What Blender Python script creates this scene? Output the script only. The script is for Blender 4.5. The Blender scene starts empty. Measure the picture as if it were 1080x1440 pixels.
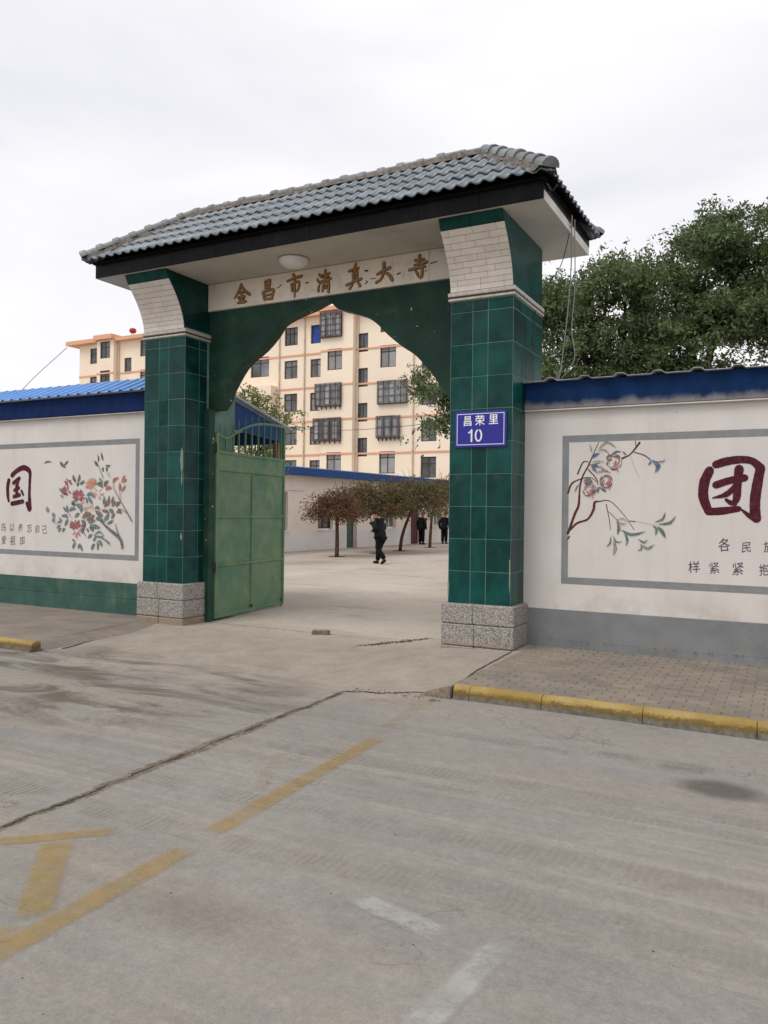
import bpy, bmesh, math, random
import numpy as np
from mathutils import Vector, Matrix
random.seed(7); RNG = np.random.default_rng(7)
R = math.radians
S = bpy.context.scene
C = S.collection

# ------------------------------------------------------------------ camera, sky, sun, exposure
cam = bpy.data.cameras.new('camera'); camo = bpy.data.objects.new('camera', cam); C.objects.link(camo)
yaw, roll = 0.4836, -0.0112
fw = Vector((-math.sin(yaw), math.cos(yaw), -0.0002)).normalized()
r0 = Vector((math.cos(yaw), math.sin(yaw), 0)); u0 = r0.cross(fw)
rt = r0*math.cos(roll) - u0*math.sin(roll); up = u0*math.cos(roll) + r0*math.sin(roll)
camo.matrix_world = Matrix(((rt.x, up.x, -fw.x, 3.817), (rt.y, up.y, -fw.y, -9.017), (rt.z, up.z, -fw.z, 1.741), (0, 0, 0, 1)))
cam.sensor_fit = 'VERTICAL'; cam.sensor_height = 36; cam.lens = 1097.25/1440*36
cam.clip_start = 0.05; cam.clip_end = 2000
S.camera = camo

W = bpy.data.worlds.new('World'); S.world = W; W.use_nodes = True
SUN_EL, SUN_ROT = R(58), R(205)
def build_world():
    t = W.node_tree; t.nodes.clear(); N = t.nodes.new; L = t.links.new
    out = N('ShaderNodeOutputWorld'); bg = N('ShaderNodeBackground'); bg.inputs[1].default_value = 0.1
    sky = N('ShaderNodeTexSky'); sky.sky_type = 'NISHITA'; sky.sun_disc = False
    sky.sun_elevation = SUN_EL; sky.sun_rotation = SUN_ROT; sky.dust_density = 3
    tc = N('ShaderNodeTexCoord'); mp = N('ShaderNodeMapping'); mp.inputs['Scale'].default_value = (1.0, 1.0, 3.2)
    L(tc.outputs['Generated'], mp.inputs[0])
    nz = N('ShaderNodeTexNoise'); nz.inputs['Scale'].default_value = 1.7; nz.inputs['Detail'].default_value = 5; nz.inputs['Roughness'].default_value = .48
    nz.inputs['Distortion'].default_value = .5
    L(mp.outputs[0], nz.inputs['Vector'])
    rp = N('ShaderNodeValToRGB'); e = rp.color_ramp.elements
    e[0].position = .34; e[0].color = (8.2, 8.2, 8.7, 1); e[1].position = .66; e[1].color = (10.6, 10.3, 10.4, 1)
    L(nz.outputs['Fac'], rp.inputs[0])
    mx = N('ShaderNodeMix'); mx.data_type = 'RGBA'; mx.inputs[0].default_value = .93
    L(sky.outputs[0], mx.inputs[6]); L(rp.outputs[0], mx.inputs[7])
    L(mx.outputs[2], bg.inputs[0]); L(bg.outputs[0], out.inputs[0])
build_world()
sl = bpy.data.lights.new('sun', 'SUN'); sl.energy = 1.5; sl.angle = R(30); sl.color = (1, .96, .9)
so = bpy.data.objects.new('sun', sl); C.objects.link(so)
# the sky's azimuth runs clockwise from +y
sd = Vector((math.sin(SUN_ROT)*math.cos(SUN_EL), math.cos(SUN_ROT)*math.cos(SUN_EL), math.sin(SUN_EL)))
so.rotation_euler = sd.to_track_quat('Z', 'Y').to_euler(); so.location = sd*50
S.view_settings.view_transform = 'Standard'; S.view_settings.look = 'None'
S.view_settings.exposure = .12; S.view_settings.gamma = 1
S.render.engine = 'CYCLES'; S.cycles.use_denoising = True; S.cycles.max_bounces = 6

# ------------------------------------------------------------------ materials
class NT:
    def __init__(s, name):
        s.m = bpy.data.materials.new(name); s.m.use_nodes = True; s.t = s.m.node_tree
        s.b = s.t.nodes['Principled BSDF']; s.out = s.t.nodes['Material Output']
        s.geo = s.t.nodes.new('ShaderNodeNewGeometry').outputs['Position']
    def n(s, typ, props=None, **ins):
        nd = s.t.nodes.new(typ)
        for k, v in (props or {}).items(): setattr(nd, k, v)
        for k, v in ins.items():
            key = int(k[1:]) if k[0] == '_' and k[1:].isdigit() else k
            s.set(nd.inputs[key], v)
        return nd
    def set(s, sock, v):
        if isinstance(v, bpy.types.NodeSocket): s.t.links.new(v, sock)
        elif isinstance(v, (tuple, list)) and len(v) == 3 and sock.type == 'RGBA': sock.default_value = (*v, 1)
        else: sock.default_value = v
    def noise(s, scale, detail=4, rough=.55, vec=None, stretch=None, dist=0):
        vec = s.geo if vec is None else vec
        if stretch: vec = s.n('ShaderNodeMapping', None, Vector=vec, Scale=stretch).outputs[0]
        return s.n('ShaderNodeTexNoise', None, Vector=vec, Scale=scale, Detail=detail, Roughness=rough, Distortion=dist).outputs['Fac']
    def ramp(s, fac, lo, hi, a=0., b=1., smooth=True):
        nd = s.n('ShaderNodeMapRange', {'interpolation_type': 'SMOOTHSTEP' if smooth else 'LINEAR'}, Value=fac)
        nd.inputs[1].default_value = lo; nd.inputs[2].default_value = hi; nd.inputs[3].default_value = a; nd.inputs[4].default_value = b
        return nd.outputs[0]
    def mix(s, fac, a, b, mode='MIX'):
        nd = s.n('ShaderNodeMix', {'data_type': 'RGBA', 'blend_type': mode})
        s.set(nd.inputs[0], fac); s.set(nd.inputs[6], a); s.set(nd.inputs[7], b)
        return nd.outputs[2]
    def math(s, op, a, b=0.):
        nd = s.n('ShaderNodeMath', {'operation': op}); s.set(nd.inputs[0], a); s.set(nd.inputs[1], b); return nd.outputs[0]
    def xyz(s):
        return s.n('ShaderNodeSeparateXYZ', None, Vector=s.geo).outputs
    def blob(s, x, y, rx, ry, soft=.5, warp=0.0):
        # soft round mask in plan with a ragged outline
        o = s.xyz(); dx = s.math('DIVIDE', s.math('SUBTRACT', o[0], x), rx); dy = s.math('DIVIDE', s.math('SUBTRACT', o[1], y), ry)
        d = s.math('SQRT', s.math('ADD', s.math('MULTIPLY', dx, dx), s.math('MULTIPLY', dy, dy)))
        if warp: d = s.math('ADD', d, s.math('MULTIPLY', s.math('SUBTRACT', s.noise(1.3, 5, .6), .5), warp))
        return s.ramp(d, 1-soft, 1+soft*.3, 1., 0.)
    def bump(s, h, strength=.3, dist=.01):
        s.set(s.b.inputs['Normal'], s.n('ShaderNodeBump', None, Height=h, Strength=strength, Distance=dist).outputs[0])
    def done(s, col=None, rough=None, spec=None, metal=None):
        if col is not None: s.set(s.b.inputs['Base Color'], col)
        if rough is not None: s.set(s.b.inputs['Roughness'], rough)
        if spec is not None: s.set(s.b.inputs['Specular IOR Level'], spec)
        if metal is not None: s.set(s.b.inputs['Metallic'], metal)
        return s.m
def simple(name, col, rough=.7, spec=.4, var=.15, scale=3., bump=.0, bscale=60, rnd=0., dirt=None, metal=0):
    s = NT(name); f = s.ramp(s.noise(scale, 5), .3, .7)
    d = tuple(c*(1-var) for c in col); h = tuple(min(1, c*(1+var)) for c in col)
    c = s.mix(f, d, h)
    if rnd:
        oi = s.n('ShaderNodeObjectInfo').outputs['Random']
        c = s.mix(1., c, s.n('ShaderNodeCombineColor', None, _0=s.ramp(oi, 0, 1, 1-rnd, 1+rnd), _1=s.ramp(oi, 0, 1, 1-rnd, 1+rnd), _2=s.ramp(oi, 0, 1, 1-rnd, 1+rnd)).outputs[0], 'MULTIPLY')
    if dirt:
        dc, amt, dscale = dirt
        c = s.mix(s.math('MULTIPLY', s.ramp(s.noise(dscale, 6, .65), .52, .75), amt), c, dc)
    if bump: s.bump(s.noise(bscale, 4), bump, .01)
    return s.done(c, rough, spec, metal)

M = {}
def mk(k, *a, **kw): M[k] = simple(k, *a, **kw)
mk('grout', (.16, .26, .23), .9, .2)
mk('tile', (.004, .05, .044), .26, .2, .3, 3.5, .1, 7, rnd=.24, dirt=((.03, .075, .062), .6, 4))
mk('tile_grimy', (.006, .05, .04), .42, .12, .25, 5, .08, 14, rnd=.12)
mk('corbel_brick', (.68, .62, .55), .55, .3, .06, 6, .1, 30, rnd=.05)
mk('trim', (.5, .47, .41), .6, .3, .2, 40)
mk('trim_dark', (.07, .05, .04), .7, .3, .5, 120)
mk('soffit', (.55, .51, .45), .85, .2, .06, 2, dirt=((.42, .36, .28), .5, 2.2))
mk('slab_edge', (.66, .64, .6), .85, .2, .1, 3, dirt=((.3, .28, .25), .6, 5))
mk('black_stone', (.004, .004, .005), .3, .1, .4, 2, dirt=((.03, .026, .022), .45, 4))
mk('roof_tile', (.165, .2, .225), .4, .5, .16, 6, .12, 50, rnd=.12, dirt=((.17, .16, .145), .45, 9))
mk('cap_tile', (.17, .19, .195), .5, .4, .2, 9, .2, 60, rnd=.16, dirt=((.23, .205, .17), .6, 7))
mk('mortar', (.145, .127, .108), .95, .1, .35, 20, .5, 40)
mk('name_panel', (.8, .72, .62), .5, .3, .05, 4, rnd=.04, dirt=((.4, .33, .25), .5, 3))
mk('roof_core_shade', (.012, .011, .01), .9, .1)  # near-black core: the shadow under the eave tiles is put into its colour
mk('gold', (.36, .18, .05), .5, .4, .3, 60)
mk('gold_edge', (.045, .02, .01), .7, .2, .2, 60)
mk('lamp_glass', (.8, .78, .76), .3, .5, .03)
mk('lamp_rim', (.35, .33, .3), .5, .4)
mk('hinge', (.05, .03, .02), .8, .2, .4, 60)
mk('sign_blue', (.02, .02, .27), .35, .4, .06)
mk('sign_white', (.8, .8, .85), .4, .4, .02)
mk('frame_grey', (.235, .245, .255), .85, .2, .08, 8)
mk('dado_grey', (.205, .215, .22), .85, .2, .12, 3, .1, 40, dirt=((.26, .24, .205), .8, 3.5))
mk('cable', (.06, .06, .06), .6, .3)
mk('cable_pale', (.34, .33, .31), .6, .3)
mk('sheet_blue', (.10, .27, .62), .35, .45, .08, 2, dirt=((.3, .4, .55), .4, 3))
mk('sheet_dull', (.42, .45, .48), .5, .4, .2, 4)
mk('apartment', (.88, .755, .60), .9, .15, .04, .3, dirt=((.66, .54, .42), .35, .5))
mk('apartment_band', (.72, .40, .26), .9, .15, .05, .5)
mk('window_frame', (.055, .035, .03), .6, .3, .1)
mk('window_frame_white', (.62, .62, .6), .6, .3, .05)
mk('glass', (.105, .11, .115), .1, .7, .55, .9, rnd=.5)
mk('curtain', (.3, .3, .3), .8, .2, .12, 1.3, rnd=.2)
mk('curtain_blue', (.02, .07, .3), .6, .3, .2, 2)
mk('cage', (.11, .075, .065), .7, .2, .2)
mk('pipe', (.62, .5, .38), .8, .2)
mk('low_wall', (.88, .76, .67), .9, .15, .04, .6, dirt=((.62, .55, .47), .4, 1.1))
mk('low_dado', (.78, .74, .71), .9, .15, .05, 1)
mk('door_green', (.02, .11, .06), .5, .3)
mk('door_red', (.09, .02, .015), .5, .3)
mk('shed_blue', (.012, .062, .22), .6, .3, .1, 2)
mk('post_brown', (.3, .16, .08), .8, .2)
mk('bark', (.06, .042, .03), .95, .1, .4, 14, .5, 30)
mk('bark_umb', (.1, .065, .045), .95, .1, .3, 10, .4, 30)
mk('skin', (.46, .17, .09), .6, .3, .05)
mk('mask', (.75, .73, .7), .8, .2)
mk('jacket', (.010, .011, .016), .75, .2, .3, 8, .2, 30)
mk('trousers', (.006, .006, .008), .8, .15, .3, 8)
mk('shoe', (.004, .004, .004), .5, .3)
mk('cap', (.012, .012, .014), .8, .2)
mk('scarf', (.5, .09, .03), .8, .2, .2, 20)
mk('rubble', (.2, .165, .13), .95, .1, .3, 30, .4, 60)
mk('crumb', (.085, .074, .06), .95, .1, .5, 30)
mk('bare_render', (.22, .24, .19), .9, .1, .2, 30, .3, 60)
mk('red_paint', (.4, .03, .02), .5, .3)
mk('steel', (.3, .3, .3), .4, .5)
for nm, col in dict(ink=(.075, .012, .022), ink_small=(.09, .06, .11), ink_grey=(.17, .17, .17), branch=(.11, .03, .02), leaf_blue=(.015, .08, .17), leaf_green=(.02, .1, .075),
                    leaf_olive=(.19, .2, .14), fruit=(.25, .13, .09), fruit_pink=(.5, .16, .2), petal_red=(.26, .01, .03), petal_pink=(.6, .2, .24), petal_orange=(.62, .24, .11),
                    petal_cream=(.62, .5, .34), leaf_teal=(.045, .13, .135), leaf_dark=(.035, .05, .05), leaf_brown=(.13, .06, .045), leaf_red=(.4, .07, .035), bug=(.02, .017, .015)).items():
    pt = nm.startswith(('petal', 'leaf'))
    if pt: col = tuple(.78*c+.22*g for c, g in zip(col, (.5, .47, .44)))
    mk('paint_'+nm, col, .8, .2, .4, 28, dirt=((.5, .47, .44), .55, 45) if pt else ((.16, .06, .09), .5, 12))

def wall_paint(name, col, dirtcol):
    s = NT(name); o = s.xyz()
    c = s.mix(s.ramp(s.noise(1.6, 5), .3, .7), tuple(v*.95 for v in col), tuple(min(1, v*1.03) for v in col))
    streak = s.ramp(s.noise(2.2, 5, .6, stretch=(1.6, 1.6, .12)), .5, .74)
    c = s.mix(s.math('MULTIPLY', streak, .26), c, dirtcol)
    low = s.math('MULTIPLY', s.ramp(o[2], .5, 1.0, 1, 0), s.ramp(s.noise(2.4, 6, .65), .42, .66))
    c = s.mix(s.math('MULTIPLY', low, .5), c, tuple(v*.9 for v in dirtcol))
    sp = s.ramp(s.noise(22, 2, .5), .73, .78)
    c = s.mix(s.math('MULTIPLY', sp, .6), c, (.2, .17, .14))
    s.bump(s.math('ADD', s.noise(55, 4), s.noise(6, 3)), .22, .008)
    return s.done(c, .85, .2)
M['wall_white'] = wall_paint('wall_white', (.66, .625, .59), (.47, .41, .35))
def band_paint(name, col, fade):
    s = NT(name); o = s.xyz()
    n = s.noise(5, 5, .6, stretch=(1, 1, .7))
    c = s.mix(s.ramp(n, .35, .75), col, tuple(v*1.5 for v in col))
    edge = s.math('ADD', s.math('MULTIPLY', s.math('SUBTRACT', fade, o[2]), 9.), s.math('MULTIPLY', s.math('SUBTRACT', n, .5), 1.6))
    c = s.mix(s.math('MULTIPLY', s.ramp(edge, -.5, .6), .8), c, (.3, .275, .25))
    return s.done(c, .7, .1)
M['band_blue'] = band_paint('band_blue', (.004, .021, .074), 3.085)
M['band_navy'] = band_paint('band_navy', (.005, .018, .075), 3.2)
def dado_green():
    s = NT('dado_green')
    c = s.mix(s.ramp(s.noise(4, 5), .3, .7), (.035, .085, .068), (.05, .12, .095))
    c = s.mix(s.math('MULTIPLY', s.ramp(s.noise(3, 6, .65, stretch=(1, 1, .4)), .52, .74), .5), c, (.2, .2, .16))
    s.bump(s.noise(40, 3), .2); return s.done(c, .7, .25)
M['dado_green'] = dado_green()
def arch_green():
    s = NT('arch_green')
    c = s.mix(s.ramp(s.noise(2, 6), .35, .7), (.006, .034, .022), (.015, .062, .04))
    c = s.mix(s.math('MULTIPLY', s.ramp(s.noise(1.3, 6, .7), .54, .75), .55), c, (.075, .12, .075))
    c = s.mix(s.ramp(s.noise(9, 3, .5), .70, .715), c, (.5, .48, .43))
    s.bump(s.noise(25, 5), .3); return s.done(c, .6, .3)
M['arch_green'] = arch_green()
def leaf_green_paint():
    s = NT('gate_paint'); o = s.xyz()
    c = s.mix(s.ramp(s.noise(1.8, 6, .6, dist=.6), .35, .66), (.085, .195, .11), (.15, .24, .12))
    c = s.mix(s.ramp(s.noise(1.1, 5, .6), .5, .72), c, (.05, .155, .108))
    rust = s.math('MULTIPLY', s.ramp(s.noise(13, 6, .7), .66, .74), .8)
    c = s.mix(rust, c, (.16, .11, .05))
    s.bump(s.noise(5, 3), .12, .02); return s.done(c, s.ramp(s.noise(6, 3), .3, .7, .35, .6), .35)
M['gate_paint'] = leaf_green_paint()
def granite():
    s = NT('granite')
    v = s.n('ShaderNodeTexVoronoi', None, Vector=s.geo, Scale=150.)
    f = s.n('ShaderNodeSeparateColor', None, Color=v.outputs['Color']).outputs[0]
    c = s.mix(s.ramp(f, .25, .8, smooth=False), (.18, .165, .15), (.5, .47, .43))
    c = s.mix(s.ramp(s.n('ShaderNodeSeparateColor', None, Color=v.outputs['Color']).outputs[1], .8, .86), c, (.07, .06, .06))
    low = s.ramp(s.math('ADD', s.xyz()[2], s.math('MULTIPLY', s.noise(6, 5), .22)), .14, .3, .7, 0)
    c = s.mix(low, c, (.27, .19, .11))
    s.bump(s.noise(90, 3), .4, .006); return s.done(c, .8, .25)
M['granite'] = granite()
def kerb_paint():
    s = NT('kerb_paint'); z = s.xyz()[2]; n = s.noise(9, 6, .65)
    paint = s.mix(s.ramp(s.noise(3, 5), .3, .7), (.27, .185, .055), (.37, .27, .11))
    dirty = s.mix(s.ramp(s.noise(14, 4), .3, .7), (.1, .088, .07), (.19, .17, .14))
    h = s.math('ADD', z, s.math('ADD', s.math('MULTIPLY', s.math('SUBTRACT', n, .5), .07), s.math('MULTIPLY', s.math('SUBTRACT', s.noise(38, 5, .7), .5), .09)))
    c = s.mix(s.ramp(h, .03, .075), dirty, s.mix(s.ramp(h, .07, .1), (.17, .11, .02), paint))
    c = s.mix(s.ramp(s.noise(26, 5, .7), .56, .7), c, (.24, .19, .12))
    s.bump(s.noise(45, 5), .5, .01); return s.done(c, .85, .2)
M['kerb_paint'] = kerb_paint()
def paver_mat(name, brick=False):
    s = NT(name)
    c = s.mix(s.ramp(s.noise(2.2, 5), .3, .7), (.185, .162, .136), (.23, .203, .172))
    c = s.mix(s.ramp(s.noise(1.1, 6, .6), .45, .7), c, (.245, .20, .158))
    oi = s.n('ShaderNodeObjectInfo').outputs['Random']
    g = s.ramp(oi, 0, 1, .93, 1.06); c = s.mix(1., c, s.n('ShaderNodeCombineColor', None, _0=g, _1=g, _2=g).outputs[0], 'MULTIPLY')
    h = s.noise(70, 4)
    if brick:
        b = s.n('ShaderNodeTexBrick', None, Vector=s.geo, Scale=1., Color1=(1, 1, 1), Color2=(.85, .86, .88), Mortar=(.5, .46, .42))
        b.inputs['Mortar Size'].default_value = .006; b.inputs['Brick Width'].default_value = .2; b.inputs['Row Height'].default_value = .1
        dust = s.ramp(s.noise(.9, 5), .4, .65, .3, 1.)
        c = s.mix(s.math('MULTIPLY', dust, .6), c, s.mix(1., c, b.outputs[0], 'MULTIPLY'))
    s.bump(h, .3, .006); return s.done(c, .9, .15)
M['paver'] = paver_mat('paver'); M['paver_far'] = paver_mat('paver_far', True)
mk('paver_bed', (.155, .132, .108), .95, .1, .2, 20)

def ground_mat():
    s = NT('ground'); o = s.xyz()
    grey = s.mix(s.ramp(s.noise(.8, 6, .6), .3, .7), (.2, .192, .179), (.25, .236, .217))
    fine = s.noise(38, 5, .7)
    grey = s.mix(s.math('MULTIPLY', s.ramp(fine, .35, .75), .45), grey, (.26, .245, .222))
    # dusty streaks drawn along the street by tyres
    road = s.ramp(o[1], -2.3, -2.9, 0, 1)
    st = s.ramp(s.noise(1.0, 6, .6, stretch=(.16, 1.5, 1), dist=.4), .43, .68)
    fine_st = s.ramp(s.noise(3.0, 5, .65, stretch=(.1, 3.2, 1)), .46, .66)
    band = s.math('MULTIPLY', s.ramp(o[1], -6.3, -5.4), s.ramp(o[1], -3.6, -4.4))
    c = s.mix(s.math('MULTIPLY', s.math('MULTIPLY', st, road), .75), grey, (.27, .235, .19))
    c = s.mix(s.math('MULTIPLY', s.math('MULTIPLY', fine_st, road), s.ramp(band, 0, 1, .18, .55)), c, (.31, .28, .235))
    # tan dust drifted round the gateway
    tan = s.blob(-1.6, -1.2, 4.6, 2.0, .55, .9)
    c = s.mix(s.math('MULTIPLY', tan, .85), c, s.mix(s.ramp(s.noise(2.4, 5), .3, .7), (.29, .247, .20), (.35, .305, .252)))
    yard = s.ramp(s.math('ADD', o[1], s.math('MULTIPLY', s.noise(1.1, 4), 1.2)), -.1, 1.6)
    yc = s.mix(s.ramp(s.noise(.5, 6, .6, stretch=(1, .5, 1)), .3, .7), (.40, .345, .29), (.48, .425, .36))
    yc = s.mix(s.math('MULTIPLY', s.ramp(s.noise(.7, 6, .65, stretch=(.7, 1.6, 1)), .5, .68), .55), yc, (.27, .245, .215))
    c = s.mix(yard, c, yc)
    # dark damp, oily smears left of the slab joint
    zone = s.blob(-2.6, -3.4, 2.9, 1.7, .5, 1.0)
    sm = s.ramp(s.noise(1.15, 6, .68, stretch=(.55, 1.8, 1), dist=.8), .44, .62)
    c = s.mix(s.math('MULTIPLY', s.math('MULTIPLY', zone, sm), .85), c, (.095, .082, .062))
    oil = s.blob(3.42, -3.62, .30, .2, .55, .25)
    c = s.mix(s.math('MULTIPLY', oil, .75), c, (.07, .063, .053))
    oil2 = s.math('MULTIPLY', s.blob(2.6, -3.3, 1.2, .14, .9, .9), s.ramp(s.noise(3, 4), .4, .7))
    c = s.mix(s.math('MULTIPLY', oil2, .6), c, (.09, .08, .068))
    oil3 = s.blob(1.55, -6.4, .5, .22, .9, .7)
    c = s.mix(s.math('MULTIPLY', oil3, .35), c, (.09, .08, .068))
    grit = s.noise(85, 3, .75); mott = s.noise(9, 6, .7); pit = s.noise(26, 5, .75)
    g1 = s.ramp(grit, .3, .7, .87, 1.13, False); g2 = s.ramp(mott, .3, .7, .90, 1.10, False); g3 = s.ramp(pit, .3, .7, .9, 1.1, False)
    gg = s.math('MULTIPLY', s.math('MULTIPLY', g1, g2), g3)
    c = s.mix(1., c, s.n('ShaderNodeCombineColor', None, _0=gg, _1=gg, _2=gg).outputs[0], 'MULTIPLY')
    # fine ragged cracks and scuffs
    vo = s.n('ShaderNodeTexVoronoi', {'feature': 'DISTANCE_TO_EDGE'}, Scale=.8, Vector=s.n('ShaderNodeVectorMath', {'operation': 'ADD'}, _0=s.geo, _1=s.n('ShaderNodeTexNoise', None, Vector=s.geo, Scale=2.5, Detail=6.).outputs['Color']).outputs[0]).outputs['Distance']
    ck = s.math('MULTIPLY', s.ramp(vo, .0, .008, 1, 0), s.ramp(s.noise(.9, 3), .52, .62))
    c = s.mix(s.math('MULTIPLY', ck, .6), c, (.09, .078, .063))
    scf = s.ramp(s.noise(2.2, 6, .75, stretch=(.35, 2.6, 1)), .62, .7)
    c = s.mix(s.math('MULTIPLY', scf, .3), c, (.13, .115, .095))
    spk = s.ramp(s.noise(48, 2, .5), .72, .76); c = s.mix(s.math('MULTIPLY', spk, .45), c, (.1, .09, .08))
    s.bump(s.math('ADD', s.noise(120, 4, .7), s.math('MULTIPLY', s.noise(9, 4), 1.2)), .22, .006)
    return s.done(c, .88, .2)
M['ground'] = ground_mat()
mk('crack', (.075, .06, .046), 1., .05, .5, 30)
def worn(name, col, lo, hi, scale=5, amax=.55):
    s = NT(name); c = s.mix(s.ramp(s.noise(8, 4), .3, .7), col, tuple(v*.8 for v in col))
    s.done(c, .85, .2)
    w = s.math('ADD', s.math('MULTIPLY', s.noise(scale, 6, .7, stretch=(.7, 1.3, 1)), .65), s.math('MULTIPLY', s.noise(45, 4, .7), .35))
    tr = s.n('ShaderNodeBsdfTransparent').outputs[0]
    mx = s.n('ShaderNodeMixShader'); s.set(mx.inputs[0], s.math('MULTIPLY', s.ramp(w, lo, hi, 0, amax), s.n('ShaderNodeAttribute', {'attribute_name': 'fade'}).outputs['Fac'])); s.t.links.new(tr, mx.inputs[1]); s.t.links.new(s.b.outputs[0], mx.inputs[2])
    s.t.links.new(mx.outputs[0], s.out.inputs[0]); return s.m
M['yellow_line'] = worn('yellow_line', (.42, .285, .09), .24, .58, amax=.48)
M['yellow_faint'] = worn('yellow_faint', (.38, .27, .12), .40, .72, amax=.4)
M['white_line'] = worn('white_line', (.46, .45, .42), .26, .56, 5, .65)
M['sand_edge'] = worn('sand_edge', (.19, .145, .1), .36, .6, 9, .8)
def tread():
    s = NT('tyre_dust'); s.done(s.mix(s.noise(9, 4), (.3, .27, .23), (.36, .33, .285)), .9, .15)
    wv = s.n('ShaderNodeTexWave', {'wave_type': 'BANDS', 'bands_direction': 'X'}, Vector=s.geo, Scale=7., Distortion=1.5, Detail=2.).outputs['Fac']
    a = s.math('MULTIPLY', s.ramp(wv, .35, .6, .25, 1.), s.ramp(s.noise(2.5, 5, .65), .4, .62, 0, .5))
    a = s.math('MULTIPLY', a, s.n('ShaderNodeAttribute', {'attribute_name': 'fade'}).outputs['Fac'])
    mx = s.n('ShaderNodeMixShader'); s.set(mx.inputs[0], a); s.t.links.new(s.n('ShaderNodeBsdfTransparent').outputs[0], mx.inputs[1]); s.t.links.new(s.b.outputs[0], mx.inputs[2])
    s.t.links.new(mx.outputs[0], s.out.inputs[0]); return s.m
M['tyre_dust'] = tread()
def foliage(name, a, b, rough=.55, trans=.3):
    s = NT(name); f = s.ramp(s.noise(1.6, 4), .3, .7); f2 = s.noise(14, 2)
    c = s.mix(s.math('MULTIPLY', s.math('ADD', f, f2), .5), a, b)
    s.done(c, rough, .25)
    tl = s.n('ShaderNodeBsdfTranslucent', None, Color=c).outputs[0]
    mx = s.n('ShaderNodeMixShader'); mx.inputs[0].default_value = trans
    s.t.links.new(s.b.outputs[0], mx.inputs[1]); s.t.links.new(tl, mx.inputs[2]); s.t.links.new(mx.outputs[0], s.out.inputs[0]); return s.m
M['leaf_locust'] = foliage('leaf_locust', (.055, .088, .037), (.21, .265, .12))
M['leaf_pale'] = foliage('leaf_pale', (.10, .13, .035), (.2, .22, .075))
M['leaf_umbrella'] = foliage('leaf_umbrella', (.055, .055, .024), (.19, .175, .075))
M['leaf_umbrella_red'] = foliage('leaf_umbrella_red', (.10, .042, .03), (.22, .105, .068))

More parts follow.
